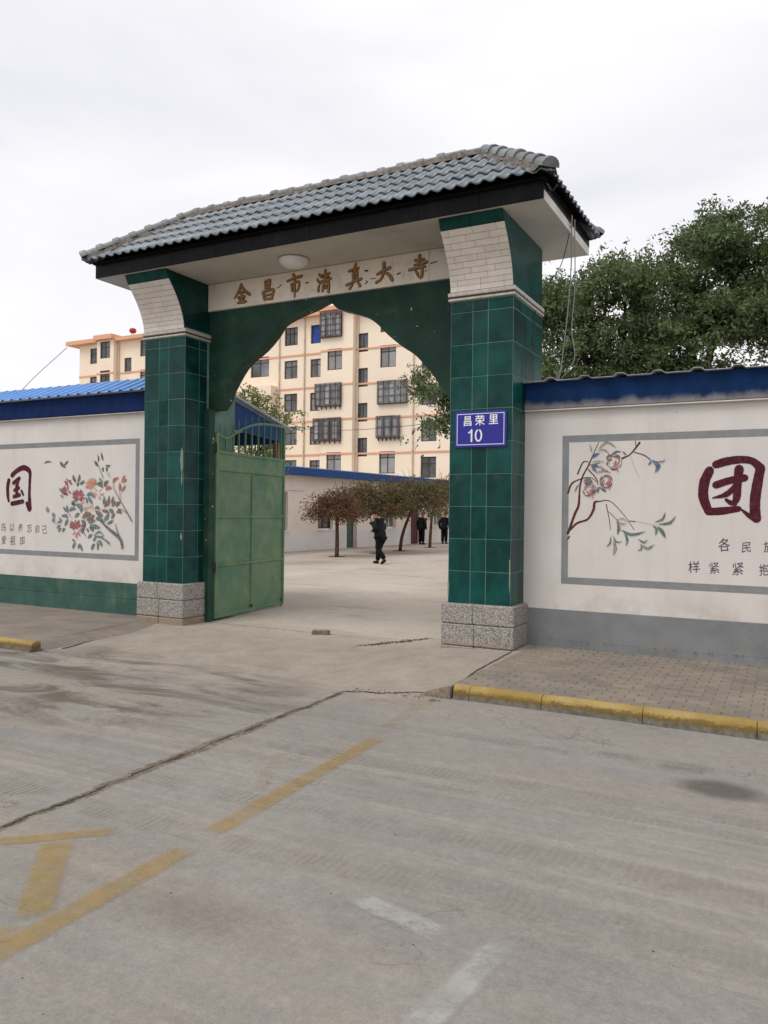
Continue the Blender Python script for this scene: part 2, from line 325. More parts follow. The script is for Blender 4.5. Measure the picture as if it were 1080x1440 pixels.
# ------------------------------------------------------------------ object helpers
def link(name, me, parent=None, loc=None):
    o = bpy.data.objects.new(name, me); C.objects.link(o)
    if parent: o.parent = parent
    if loc is not None: o.location = loc
    return o
def empty(name, label, cat, loc=(0, 0, 0), group=None, rz=0):
    o = bpy.data.objects.new(name, None); C.objects.link(o); o.location = loc; o.rotation_euler.z = rz
    return tag(o, label, cat, group)
def tag(o, label, cat, group=None):
    o['label'] = label; o['category'] = cat
    if group: o['group'] = group
    return o
def struct(o): o['kind'] = 'structure'; return o
class MB:
    def __init__(s): s.v = []; s.f = []
    def quad(s, a, b, c, d): n = len(s.v); s.v += [a, b, c, d]; s.f.append((n, n+1, n+2, n+3)); return s
    def box(s, x0, x1, y0, y1, z0, z1):
        n = len(s.v)
        s.v += [(x0, y0, z0), (x1, y0, z0), (x1, y1, z0), (x0, y1, z0), (x0, y0, z1), (x1, y0, z1), (x1, y1, z1), (x0, y1, z1)]
        s.f += [tuple(n+i for i in q) for q in ((0, 3, 2, 1), (4, 5, 6, 7), (0, 1, 5, 4), (1, 2, 6, 5), (2, 3, 7, 6), (3, 0, 4, 7))]; return s
    def bevbox(s, x0, x1, y0, y1, z0, z1, b=.01):
        # a box with all edges chamfered
        n = len(s.v); P = {}
        for ix, (X, dx) in enumerate(((x0, b), (x1, -b))):
            for iy, (Y, dy) in enumerate(((y0, b), (y1, -b))):
                for iz, (Z, dz) in enumerate(((z0, b), (z1, -b))):
                    for ax, p in enumerate(((X, Y+dy, Z+dz), (X+dx, Y, Z+dz), (X+dx, Y+dy, Z))):
                        P[ix, iy, iz, ax] = len(s.v); s.v.append(p)
        for i in (0, 1):
            for ax in range(3):
                k = []
                for a, c in ((0, 0), (1, 0), (1, 1), (0, 1)):
                    t = [a, c]; t.insert(ax, i); k.append(P[(*t, ax)])
                s.f.append(tuple(k))
        for ax in range(3):
            o1, o2 = [q for q in range(3) if q != ax]
            for a in (0, 1):
                for c in (0, 1):
                    k = []
                    for e, w in ((0, o1), (1, o1), (1, o2), (0, o2)):
                        t = [0, 0, 0]; t[ax] = e; t[o1] = a; t[o2] = c; k.append(P[(*t, w)])
                    s.f.append(tuple(k))
        for ix in (0, 1):
            for iy in (0, 1):
                for iz in (0, 1): s.f.append(tuple(P[ix, iy, iz, q] for q in range(3)))
        return s
    def prism(s, poly, axis, a, b):
        # polygon (list of 2-tuples in the two other axes) extruded along axis from a to b
        n = len(s.v); k = len(poly)
        def pt(p, t):
            q = list(p); q.insert(axis, t); return tuple(q)
        s.v += [pt(p, a) for p in poly] + [pt(p, b) for p in poly]
        s.f += [tuple(n+i for i in range(k)), tuple(n+k+i for i in reversed(range(k)))]
        s.f += [(n+i, n+(i+1) % k, n+k+(i+1) % k, n+k+i) for i in range(k)]; return s
    def tube(s, pts, rad, seg=6, cap=True):
        pts = [Vector(p) for p in pts]; rads = rad if isinstance(rad, (list, tuple)) else [rad]*len(pts)
        n = len(s.v); prev = None
        for i, p in enumerate(pts):
            d = (pts[min(i+1, len(pts)-1)]-pts[max(i-1, 0)]).normalized()
            if prev is None: a = d.orthogonal().normalized()
            else: a = (prev-d*prev.dot(d)).normalized()
            prev = a; b = d.cross(a)
            for j in range(seg):
                t = 2*math.pi*j/seg; q = p+(a*math.cos(t)+b*math.sin(t))*rads[i]; s.v.append(tuple(q))
        for i in range(len(pts)-1):
            for j in range(seg): s.f.append((n+i*seg+j, n+i*seg+(j+1) % seg, n+(i+1)*seg+(j+1) % seg, n+(i+1)*seg+j))
        if cap:
            s.f.append(tuple(n+j for j in reversed(range(seg)))); e = n+(len(pts)-1)*seg; s.f.append(tuple(e+j for j in range(seg)))
        return s
    def lathe(s, prof, cx, cy, seg=24):
        n = len(s.v)
        for r, z in prof:
            for j in range(seg): t = 2*math.pi*j/seg; s.v.append((cx+r*math.cos(t), cy+r*math.sin(t), z))
        for i in range(len(prof)-1):
            for j in range(seg): s.f.append((n+i*seg+j, n+i*seg+(j+1) % seg, n+(i+1)*seg+(j+1) % seg, n+(i+1)*seg+j))
        return s
    def mesh(s, name, mat, smooth=False, fix=True):
        me = bpy.data.meshes.new(name); me.from_pydata(s.v, [], s.f)
        if fix:
            bm = bmesh.new(); bm.from_mesh(me); bmesh.ops.recalc_face_normals(bm, faces=bm.faces); bm.to_mesh(me); bm.free()
        if smooth: me.polygons.foreach_set('use_smooth', [True]*len(me.polygons))
        if mat: me.materials.append(M[mat])
        me.update(); return me
    def build(s, name, mat, parent=None, smooth=False, fix=True, loc=None):
        return link(name, s.mesh(name, mat, smooth, fix), parent, loc)
def smooth_path(pts, k=6):
    # Catmull-Rom through points of any dimension
    P = [np.array(p, float) for p in pts]
    if len(P) < 3:
        return [P[0]+(P[-1]-P[0])*t for t in np.linspace(0, 1, k+1)]
    P = [2*P[0]-P[1]]+P+[2*P[-1]-P[-2]]; o = []
    for i in range(1, len(P)-2):
        for j in range(k):
            t = j/k; a, b, c, d = P[i-1:i+3]
            o.append(.5*((2*b)+(c-a)*t+(2*a-5*b+4*c-d)*t*t+(3*b-a-3*c+d)*t**3))
    o.append(P[-2]); return o
def sstep(a, b, x):
    t = np.clip((x-a)/(b-a), 0, 1); return t*t*(3-2*t)

# ------------------------------------------------------------------ ground
def gz(x, y):
    # the apron rises to the right-hand pavement between street and gate
    x = np.asarray(x, float); y = np.asarray(y, float)
    a = .092*sstep(-1.3, .9, x)*sstep(-2.35, -1.3, y)*sstep(2.6, .6, y)
    b = .03*sstep(-3.6, -5.2, x)*sstep(-2.6, -1.6, y)*sstep(3, .4, y)*0
    return a+b+.004*np.sin(x*1.7+y*.6)*sstep(20, 10, abs(x))
def build_ground():
    def ax(lo, hi, step, far):
        core = list(np.arange(lo, hi+.001, step)); pre = [lo-d for d in (far, 120, 60, 30, 15, 7, 3, 1)]; post = [hi+d for d in (1, 3, 7, 15, 30, 60, 120, far)]
        return np.array(pre+core+post)
    X = ax(-9, 7, .2, 500); Y = ax(-9, 4, .2, 500)
    gx, gy = np.meshgrid(X, Y); z = gz(gx, gy)
    nx, ny = len(X), len(Y)
    v = np.stack([gx.ravel(), gy.ravel(), z.ravel()], -1)
    i = np.arange(nx*ny).reshape(ny, nx)
    f = np.stack([i[:-1, :-1].ravel(), i[:-1, 1:].ravel(), i[1:, 1:].ravel(), i[1:, :-1].ravel()], -1)
    me = bpy.data.meshes.new('road'); me.from_pydata(v.tolist(), [], f.tolist()); me.materials.append(M['ground'])
    me.polygons.foreach_set('use_smooth', [True]*len(me.polygons))
    return struct(link('road', me))
road = build_ground()
def ribbon(pts, w, zoff, jag=0., sub=1, soft=False):
    # flat strip on the ground following a path; w one width or a list; soft strips carry a fade towards their rim
    b = MB(); P = [np.array(p, float) for p in pts]; b.fade = []
    if sub > 1:
        Q = []
        for a, c in zip(P[:-1], P[1:]): Q += [a+(c-a)*t for t in np.linspace(0, 1, sub, endpoint=False)]
        P = Q+[P[-1]]
    ws = w if isinstance(w, (list, tuple, np.ndarray)) else [w]*len(P)
    if len(ws) != len(P): ws = np.interp(np.linspace(0, 1, len(P)), np.linspace(0, 1, len(ws)), ws)
    lanes = ((1.25, 0), (.75, 1), (-.75, 1), (-1.25, 0)) if soft else ((1, 1), (-1, 1)); k = len(lanes)
    for i, p in enumerate(P):
        d = P[min(i+1, len(P)-1)]-P[max(i-1, 0)]; d = d/np.linalg.norm(d); n = np.array([-d[1], d[0]])
        h = ws[i]/2
        for o_, fd in lanes:
            a = p+n*(h*o_+random.uniform(-jag, jag))
            b.v.append((a[0], a[1], float(gz(*a))+zoff)); b.fade.append(fd if not soft else fd*min(1, i/2, (len(P)-1-i)/2))
        if i:
            q = len(b.v)
            for l in range(k-1): b.f.append((q-2*k+l, q-2*k+l+1, q-k+l+1, q-k+l))
    return b
def mark(pts, w, mat, zoff=.004, jag=.006, step=.04):
    P = np.array(pts, float); L_ = np.concatenate([[0], np.cumsum(np.linalg.norm(np.diff(P, axis=0), axis=1))]); t = np.linspace(0, L_[-1], max(6, int(L_[-1]/step)))
    Q = [(np.interp(q, L_, P[:, 0]), np.interp(q, L_, P[:, 1])) for q in t]
    b = ribbon(Q, w, zoff, jag, 1, True); o = b.build('lane_marking', mat, road, fix=False)
    at = o.data.attributes.new('fade', 'FLOAT', 'POINT'); at.data.foreach_set('value', [float(v) for v in b.fade]); return o
def wander(pts, amp, n):
    P = np.array(pts, float); t = np.linspace(0, len(P)-1, n); o = np.stack([np.interp(t, range(len(P)), P[:, i]) for i in (0, 1)], -1)
    nz = np.cumsum(RNG.normal(0, amp, (n, 2)), 0); nz -= np.linspace(0, 1, n)[:, None]*nz[-1]
    return [tuple(p) for p in o+nz*.5]
JP = wander([(.10, -6.9), (.07, -6.2), (.04, -4.5), (-.02, -2.5)], .011, 240)
sb_ = ribbon(JP, [.08, .1, .06, .09, .12, .08, .06], .002, .01, 1, True); so_ = sb_.build('slab_joint', 'sand_edge', road, fix=False)
so_.data.attributes.new('fade', 'FLOAT', 'POINT').data.foreach_set('value', [float(v) for v in sb_.fade])
ribbon(JP, [random.choice((.004, .008, .014, .02, .036)) for _ in range(70)], .004, .005).build('slab_joint', 'crack', road)
ribbon(wander([(-.02, -2.5), (.3, -2.35), (.6, -2.2), (.92, -2.2)], .02, 30), [.02, .03, .015], .004, .008).build('slab_joint', 'crack', road)
ribbon(wander([(.87, -.1), (.93, -2.05)], .004, 26), [.012, .02, .012], .006, .004).build('slab_joint', 'crack', road)
ribbon(wander([(-4.2, -2.3), (-4.38, -1.5), (-4.5, -.7)], .015, 26), [.035, .02, .006], .006, .006).build('slab_joint', 'crack', road)
ribbon(wander([(-4.25, .45), (-2.2, .38), (-.2, .6)], .006, 40), [.012, .006], .004, .003).build('slab_joint', 'crack', road)
# worn paint on the carriageway
LW = .13
mark([(1.09, -7.6), (1.07, -5.9)], LW, 'yellow_line')
mark([(1.05, -5.72), (1.0, -3.7)], LW, 'yellow_line')
mark([(.06, -6.46), (.36, -6.17), (.6, -5.93)], .10, 'yellow_line')
mark([(.42, -6.18), (.98, -6.78)], .15, 'yellow_line', .0065)
mark([(1.02, -6.86), (.72, -7.3)], .12, 'yellow_line', .009)
mark([(.6, -4.12), (.98, -4.16)], .09, 'yellow_faint')
mark([(.48, -4.2), (.9, -5.1)], .10, 'yellow_faint')
mark([(.3, -2.75), (.95, -2.5)], .25, 'yellow_faint')
mark([(.95, -3.7), (.85, -2.6)], .12, 'yellow_faint')
for y0_, w_ in ((-4.25, .16), (-4.5, .1), (-5.2, .18), (-5.75, .2), (-3.35, .14)):
    o_ = mark([(-1.5, y0_-.05), (1.2, y0_), (3.2, y0_+.12), (6.5, y0_+.2)], w_, 'tyre_dust', .0025); o_.name = 'tyre_track'
mark([(2.03, -5.94), (2.6, -6.07)], .12, 'white_line')
mark([(2.80, -5.98), (2.70, -6.75)], .12, 'white_line')

# ------------------------------------------------------------------ pavements and kerbs
pav = struct(MB().box(.94, 14, -2.12, .58, -.05, .0945).build('pavement_right', 'paver_bed'))
MB().box(5.2, 14, -2.12, .495, .08, .1).build('paver_field', 'paver_far', pav)
def pavers():
    cells = []
    nr = 25
    for r in range(nr):
        y0 = -2.115+r*.1045; x = .95-(.1 if r % 2 else 0)
        while x < 5.19:
            xa, xb = max(x, .95), min(x+.2, 5.19)
            if xb-xa > .03: cells.append((xa, xb, y0, y0+.1045))
            x += .2045
    cells = [c for c in cells if not (c[0] < .92 and c[3] > -.1)]
    cells.sort(key=lambda c: (c[0] > 3.75, (c[0]-3.8)**2+(c[2]+9)**2))
    shared = MB().bevbox(-.0995, .0995, -.0495, .0495, -.03, 0, .006).mesh('paver', 'paver')
    rest = MB()
    for i, (xa, xb, ya, yb) in enumerate(cells):
        z = .1+random.uniform(-.003, .003); full = xb-xa > .199
        if i < 300:
            if full:
                o = link('paver', shared, pav, ((xa+xb)/2, (ya+yb)/2, z)); o.rotation_euler = (random.uniform(-.012, .012), random.uniform(-.008, .008), random.uniform(-.008, .008))
            else: MB().bevbox(xa, xb-.004, ya, yb-.0055, z-.03, z, .006).build('paver', 'paver', pav)
        else: rest.bevbox(xa+.001, xb-.004, ya, yb-.0055, z-.03, z, .006)
    o = rest.build('paver_remainder', 'paver', pav); o['kind'] = 'stuff'
pavers()
lp = MB(); lp.v = [(-16, -2.52, .085), (-4.5, -2.52, .085), (-4.85, -.9, .03), (-5.2, .4, .02), (-16, .4, .02), (-4.25, -2.52, -.01), (-4.4, -.8, -.01), (-4.9, .4, -.01)]
lp.f = [(0, 1, 2, 3, 4), (1, 5, 6, 2), (2, 6, 7, 3)]
struct(lp.build('pavement_left', 'paver_far', fix=False))
KP = [(0, 0), (0, .07), (.01, .1), (.03, .122), (.06, .132), (.1, .13), (.135, .115), (.14, 0)]
def kerb(name, xs, yf, label, h=1., group=None, cat='kerb'):
    t = empty(name, label, cat, (xs[0], yf, 0))
    for a, b in zip(xs[:-1], xs[1:]):
        m = MB(); n = 6; prof = [(-.02, -.06)]+[(y-.0, z*h) for y, z in KP[1:-1]]+[(.135, -.06)]
        rows = []
        for i in range(n+1):
            x = a+.003+(b-a-.006)*i/n-xs[0]; dz = random.uniform(-.003, .002)*(1 if 0 < i < n else 2.5)
            rows.append([(x, y+random.uniform(-.002, .002), z+dz) for y, z in prof])
        k = len(prof); base = 0
        for r in rows: m.v += r
        for i in range(n):
            for j in range(k-1): m.f.append((i*k+j, (i+1)*k+j, (i+1)*k+j+1, i*k+j+1))
        m.f += [tuple(range(k)), tuple(reversed(range(n*k, n*k+k)))]
        m.build('kerb_stone', 'kerb_paint', t, smooth=False)
    return t
kerb('kerb_row', [1.02, 1.18, 1.86, 2.72, 3.58, 4.45, 5.3, 6.2, 7.1], -2.27, 'yellow painted kerb stones edging the brick pavement on the right')
kerb('kerb_row', [-10.6, -9.7, -8.8, -7.9, -7.0, -6.1, -5.2, -4.3], -2.66, 'short worn yellow kerb on the far left, ending before the gateway', .9)
bk = MB(); pr = [(.70, -2.29), (1.0, -2.30), (1.015, -2.16), (.72, -2.17)]
bk.v = [(x, y, -.02) for x, y in pr]+[(.72, -2.275, .03), (1.0, -2.285, .115), (1.01, -2.17, .12), (.74, -2.18, .035)]
bk.f = [(0, 3, 2, 1), (4, 5, 6, 7), (0, 1, 5, 4), (1, 2, 6, 5), (2, 3, 7, 6), (3, 0, 4, 7)]
tag(bk.build('broken_kerb_end', 'rubble'), 'broken grey wedge of concrete at the end of the right kerb', 'rubble')

# ------------------------------------------------------------------ gateway
gate = empty('gateway', 'green tiled gateway with pointed arch and grey tiled roof', 'gateway', (-2.17, .6, 0))
def child(o, p):
    # parent while keeping world placement (parents are unrotated)
    o.parent = p; q = p; off = Vector((0, 0, 0))
    while q: off += q.location; q = q.parent
    o.location = o.location-off; return o
def plate(x0, x1, z0, z1, y, t=.008, b=.003):
    # thin tile facing -y, chamfered front edge
    m = MB()
    for yy, i in ((y+t, 0), (y+b, 0), (y, b)):
        m.v += [(x0+i, yy, z0+i), (x1-i, yy, z0+i), (x1-i, yy, z1-i), (x0+i, yy, z1-i)]
    for l in (0, 4):
        for j in range(4): m.f.append((l+j, l+(j+1) % 4, l+4+(j+1) % 4, l+4+j))
    m.f.append((8, 9, 10, 11)); return m
def plate_x(y0, y1, z0, z1, x, sgn, t=.008, b=.003):
    m = plate(y0, y1, z0, z1, 0, t, b); m.v = [(x-sgn*p[1], p[0], p[2]) for p in m.v]; return m
YB = 1.2
def corbel_y(z):
    t = (z-4.48)/(5.265-4.48); t = max(0, min(1, t)); return -.02-.46*(t**1.7 if t < .84 else .84**1.7+(t-.84)*.9)
def pillar(X0, X1, outer):
    p = MB().box(X0-.0005, X1+.0005, .0005, YB, .0, 4.5).build('pillar', 'grout', gate); child(p, gate)
    zs = [.62]; 
    while zs[-1] < 4.2: zs.append(zs[-1]+.4)
    zs.append(4.36); J = .0034
    cols = [X0, X0+.29, X0+.49, X1]
    for a, b in zip(zs[:-1], zs[1:]):
        for c, d in zip(cols[:-1], cols[1:]):
            child(plate(c+J, d-J, a+J, b-J, -.004+random.uniform(-.0012, .0012)).build('tile', 'tile' if random.random() < .8 else 'tile_grimy'), p)
        for sg, xx, ys in ((1, X1, outer[1]), (-1, X0, outer[0])):
            for c, d in zip(ys[:-1], ys[1:]):
                child(plate_x(c+J, d-J, a+J, b-J, xx+sg*.004, sg).build('tile', 'tile'), p)
    # granite base
    o = .066; bx = [X0-o, (X0+X1)/2+random.uniform(-.04, .04), X1+o]
    for zi, (a, b) in enumerate(((-.06, .10), (.10, .37), (.37, .62))):
        xm = bx[1]+random.uniform(-.03, .03)
        for c, d in ((bx[0], xm), (xm, bx[2])):
            child(MB().bevbox(c+.001, d-.001, -o+random.uniform(-.002, .002)-(.004 if zi == 0 else 0), .58, a+.003, b-.003, .012).build('base_block', 'granite'), p)
    # moulded trim and corbel
    child(MB().bevbox(X0-.03, X1+.03, -.035, YB-.01, 4.37, 4.40, .006).build('trim', 'trim'), p)
    child(MB().bevbox(X0-.022, X1+.022, -.026, YB-.01, 4.405, 4.42, .002).build('trim', 'trim_dark'), p)
    child(MB().bevbox(X0-.034, X1+.034, -.04, YB-.01, 4.424, 4.475, .008).build('trim', 'trim'), p)
    zz = np.linspace(4.478, 5.262, 22)
    prof = [(corbel_y(z), z) for z in zz]+[(YB-.02, 5.262), (YB-.02, 4.478)]
    child(MB().prism(prof, 0, X0+.001, X1-.001).build('corbel', 'tile'), p)
    rows = 10; ze = np.linspace(4.478, 5.135, rows+1)
    for r in range(rows):
        a, b = ze[r]+.0022, ze[r+1]-.0022
        offs = random.choice([.1, .2, .3]); xs = [X0]; x = X0+offs
        while x < X1-.06: xs.append(x); x += .3
        xs.append(X1)
        for c, d in zip(xs[:-1], xs[1:]):
            m = MB(); t = .012
            c2, d2 = c+.002, d-.002
            for x in (c2, d2):
                m.v += [(x, corbel_y(a)-t, a), (x, corbel_y(b)-t, b), (x, corbel_y(b)+.004, b), (x, corbel_y(a)+.004, a)]
            m.f = [(0, 1, 2, 3), (4, 7, 6, 5), (0, 4, 5, 1), (1, 5, 6, 2), (2, 6, 7, 3), (3, 7, 4, 0)]
            child(m.build('brick', 'corbel_brick'), p)
    for c, d in ((X0, X0+.4), (X0+.4, X1)):
        m = MB(); a, b = 5.139, 5.262; t = .012
        for x in (c+J, d-J):
            m.v += [(x, corbel_y(a)-t, a), (x, corbel_y(b)-t, b), (x, corbel_y(b)+.004, b), (x, corbel_y(a)+.004, a)]
        m.f = [(0, 1, 2, 3), (4, 7, 6, 5), (0, 4, 5, 1), (1, 5, 6, 2), (2, 6, 7, 3), (3, 7, 4, 0)]
        child(m.build('tile', 'tile_grimy'), p)
    return p
pR = pillar(0, .81, ((0, .3, .5), (0, .3, .5, .8, 1.2)))
pL = pillar(-5.15, -4.34, ((0, .3, .5, .8, 1.2), (0, .32, .5)))
def patch(pts, y, zoff=0):
    m = MB(); m.v = [(x, y, z) for x, z in pts]; m.f = [tuple(range(len(pts)))]; return m
def ragged(cx, cz, rx, rz, n=16, j=.25):
    return [(cx+rx*math.cos(t)*(1+random.uniform(-j, j)), cz+rz*math.sin(t)*(1+random.uniform(-j, j))) for t in np.linspace(0, 2*math.pi, n, endpoint=False)]
child(patch(ragged(-4.375, 2.5, .03, .17), -.0075).build('chipped_patch', 'bare_render'), pL)
child(patch(ragged(-4.37, 2.2, .012, .11), -.0075).build('chipped_patch', 'bare_render'), pL)
child(patch(ragged(-4.37, 1.33, .02, .05), -.0075).build('chipped_patch', 'bare_render'), pL)
child(patch(ragged(.005, .8, .012, .1), -.0075).build('chipped_patch', 'bare_render'), pR)
child(patch(ragged(.8, 1.0, .01, .2), -.0075).build('chipped_patch', 'bare_render'), pR)

# arch wall: pointed opening
AL = [(-4.34, 3.31), (-4.152, 3.315), (-4.036, 3.467), (-3.99, 3.577), (-3.853, 3.791), (-3.672, 3.999), (-3.359, 4.194), (-3.14, 4.391), (-3.011, 4.541), (-2.755, 4.639), (-2.462, 4.714), (-2.318, 4.765), (-2.17, 4.81)]
AR = [(-2.05, 4.69), (-1.985, 4.64), (-1.79, 4.58), (-1.55, 4.487), (-1.36, 4.368), (-1.21, 4.22), (-1.06, 4.09), (-.915, 3.98), (-.77, 3.886), (-.645, 3.764), (-.555, 3.66), (-.445, 3.527), (-.34, 3.36), (-.25, 3.26), (-.19, 3.2), (0, 3.2)]
def arch():
    m = MB(); inner = smooth_path(AL[1:], 3)+smooth_path([AL[-1]]+AR[:-1], 3)[1:]
    inner = [(-4.34, 3.31)]+[tuple(p) for p in inner]+[(0, 3.2)]
    y0, y1, T = .55, .78, 4.84
    n = len(inner)
    for y in (y0, y1):
        m.v += [(x, y, z) for x, z in inner]+[(x, y, T) for x, z in inner]
    k = 2*n
    for i in range(n-1):
        m.f += [(i, i+1, n+i+1, n+i), (k+i, k+n+i, k+n+i+1, k+i+1), (i, k+i, k+i+1, i+1)]
    return m
child(arch().build('arch', 'arch_green'), gate)
child(MB().bevbox(-4.34, -4.2, .43, .548, -.05, 3.309, .012).build('jamb', 'arch_green'), gate)
child(MB().bevbox(-.14, 0, .43, .548, -.05, 3.199, .012).build('jamb', 'arch_green'), gate)
child(MB().box(-4.36, .02, .53, .8, 4.842, 5.262).build('lintel', 'soffit'), gate)
npn = child(MB().box(-4.338, -.002, .515, .535, 4.846, 5.262).build('name_panel', 'mortar'), gate)
xs = np.linspace(-4.338, -.002, 9)
for a, b in zip(xs[:-1], xs[1:]): child(plate(a+.002, b-.002, 4.845, 5.26, .506+random.uniform(0, .002), .01).build('panel_slab', 'name_panel'), npn)

def warp4(c4, w, h):
    (a, b, c, d) = [np.array(q) for q in c4]
    return lambda p: (a*(1-p[0]/w)*(1-p[1]/h)+b*(p[0]/w)*(1-p[1]/h)+c*(1-p[0]/w)*(p[1]/h)+d*(p[0]/w)*(p[1]/h))
def strokes(lst, f, sc, y, name, mat, parent, step=.00025, k=6, grow=0., rag=.06, thick=0):
    # brush strokes as flat ribbons with round ends; lst of (points, widths) in mural units, sc metres per unit
    m = MB(); yy = y
    for pts, ws in lst:
        P = smooth_path([f(p) for p in pts], k); ws = [ws] if not isinstance(ws, (list, tuple)) else list(ws)
        wl = np.interp(np.linspace(0, 1, len(P)), np.linspace(0, 1, len(ws)), ws)*sc+grow
        L_, R_ = [], []
        for i, p in enumerate(P):
            d = P[min(i+1, len(P)-1)]-P[max(i-1, 0)]; d = d/(np.linalg.norm(d)+1e-9); n = np.array([-d[1], d[0]])
            h = wl[i]/2*(1+random.uniform(-rag, rag)); L_.append(p+n*h); R_.append(p-n*h)
            if i == 0: d0, n0, h0 = d, n, h
        cap1 = [P[-1]+(n*math.cos(t)+d*math.sin(t))*wl[-1]/2 for t in np.linspace(0, math.pi, 5)[1:-1]]
        cap0 = [P[0]+(-n0*math.cos(t)-d0*math.sin(t))*wl[0]/2 for t in np.linspace(0, math.pi, 5)[1:-1]]
        nb = len(m.v); N_ = len(P)
        for a, b in zip(L_, R_): m.v += [(a[0], yy, a[1]), (b[0], yy, b[1])]
        for i in range(N_-1): m.f.append((nb+2*i, nb+2*i+1, nb+2*i+3, nb+2*i+2))
        e = len(m.v); m.v += [(q[0], yy, q[1]) for q in cap1]; m.f.append((nb+2*N_-2, *range(e, e+3), nb+2*N_-1))
        e = len(m.v); m.v += [(q[0], yy, q[1]) for q in cap0]; m.f.append((nb+1, *range(e, e+3), nb))
        yy -= step
    if thick:
        n0 = len(m.v); m2 = MB(); me = m.mesh(name, mat)
        bm = bmesh.new(); bm.from_mesh(me); r = bmesh.ops.extrude_face_region(bm, geom=bm.faces[:])
        for v in [g for g in r['geom'] if isinstance(g, bmesh.types.BMVert)]: v.co.y += thick
        bmesh.ops.recalc_face_normals(bm, faces=bm.faces); bm.to_mesh(me); bm.free(); o = link(name, me)
    else: o = m.build(name, mat, fix=False)
    # face the street (-y)
    if not thick:
        bm = bmesh.new(); bm.from_mesh(o.data)
        fl = [fc for fc in bm.faces if fc.normal.y > 0]
        bmesh.ops.reverse_faces(bm, faces=fl); bm.to_mesh(o.data); bm.free()
    return child(o, parent) if parent else o
G1 = warp4([[-3.873, 5.643], [-1.959, 5.37], [-3.862, 4.877], [-1.95, 4.662]], 1080, 504)
G2 = warp4([[-1.961, 5.472], [-.26, 5.222], [-1.951, 4.762], [-.252, 4.564]], 1080, 488)
gold = [
 (G1, [([(100, 285), (75, 350), (30, 422)], [20, 22, 10]), ([(105, 300), (140, 350), (190, 385)], [12, 20, 22]), ([(75, 372), (128, 364)], 13), ([(66, 417), (138, 404)], 14), ([(104, 360), (106, 462)], 17), ([(80, 432), (88, 452)], 12), ([(130, 425), (118, 447)], 12), ([(65, 472), (148, 458)], [14, 20])]),
 (G1, [([(352, 262), (362, 322)], 16), ([(355, 258), (402, 238), (404, 262), (398, 312)], 17), ([(365, 288), (395, 278)], 12), ([(364, 320), (398, 310)], 13), ([(330, 365), (348, 435)], 19), ([(335, 362), (438, 335), (432, 385), (425, 425)], 19), ([(350, 398), (425, 382)], 14), ([(348, 436), (425, 424)], 17)]),
 (G1, [([(640, 186), (662, 214)], [20, 14]), ([(582, 252), (650, 222), (722, 200)], [14, 16, 22]), ([(622, 280), (630, 350)], 16), ([(632, 278), (698, 256), (694, 320), (678, 348)], 16), ([(656, 225), (655, 320), (655, 408)], [18, 18, 8])]),
 (G1, [([(895, 185), (915, 205)], 18), ([(878, 235), (890, 258)], 16), ([(888, 352), (890, 310), (910, 268)], [18, 15, 6]), ([(925, 192), (995, 170)], 14), ([(935, 215), (985, 203)], 12), ([(955, 140), (955, 240)], 15), ([(915, 252), (1005, 222)], [12, 18]), ([(935, 265), (928, 352)], 15), ([(938, 270), (986, 256), (985, 362)], 16), ([(940, 300), (975, 290)], 10), ([(938, 325), (975, 316)], 10)]),
 (G2, [([(108, 215), (160, 196), (205, 185)], 16), ([(178, 145), (160, 225)], [20, 12]), ([(148, 228), (155, 315)], 14), ([(155, 225), (192, 215), (192, 305)], 14), ([(158, 250), (186, 244)], 9), ([(158, 272), (186, 266)], 9), ([(158, 296), (186, 290)], 9), ([(82, 352), (160, 318), (235, 290)], [16, 14, 18]), ([(150, 340), (118, 386)], [8, 18]), ([(198, 318), (222, 358)], [10, 20])]),
 (G2, [([(398, 245), (460, 208), (522, 182)], [16, 14, 22]), ([(465, 135), (462, 215), (435, 290), (388, 326)], [22, 20, 16, 18]), ([(470, 225), (515, 250), (545, 300)], [10, 20, 24])]),
 (G2, [([(768, 108), (850, 96)], 14), ([(810, 62), (800, 150)], [20, 14]), ([(760, 155), (876, 125)], [12, 20]), ([(712, 202), (860, 168)], [18, 16]), ([(836, 145), (828, 270), (790, 256)], [16, 20, 8]), ([(772, 212), (790, 242)], [10, 18])]),
]
for f, ls in gold:
    a = strokes(ls, f, .0017, .499, 'letter', 'gold_edge', npn, .0002, 4, .012, .05, .006)
    strokes(ls, f, .0017, .4955, 'letter_face', 'gold', None, .0002, 4, -.003, .05, .002)
    child(bpy.context.scene.objects[-1], a)
marks = [([(482, 318), (500, 308)], 9), ([(508, 295), (518, 292)], 12), ([(765, 268), (790, 264)], 11)]
strokes(marks, G1, .0017, .5035, 'rust_mark', 'gold_edge', npn)
marks = [([(275, 212), (300, 208)], 14), ([(275, 338), (298, 318), (285, 308)], 8), ([(330, 290), (385, 284)], 6), ([(592, 245), (625, 230)], 10), ([(912, 138), (940, 128)], 9), ([(945, 126), (968, 118)], 8), ([(860, 215), (880, 205)], 6)]
strokes(marks, G2, .0017, .5035, 'rust_mark', 'gold_edge', npn)

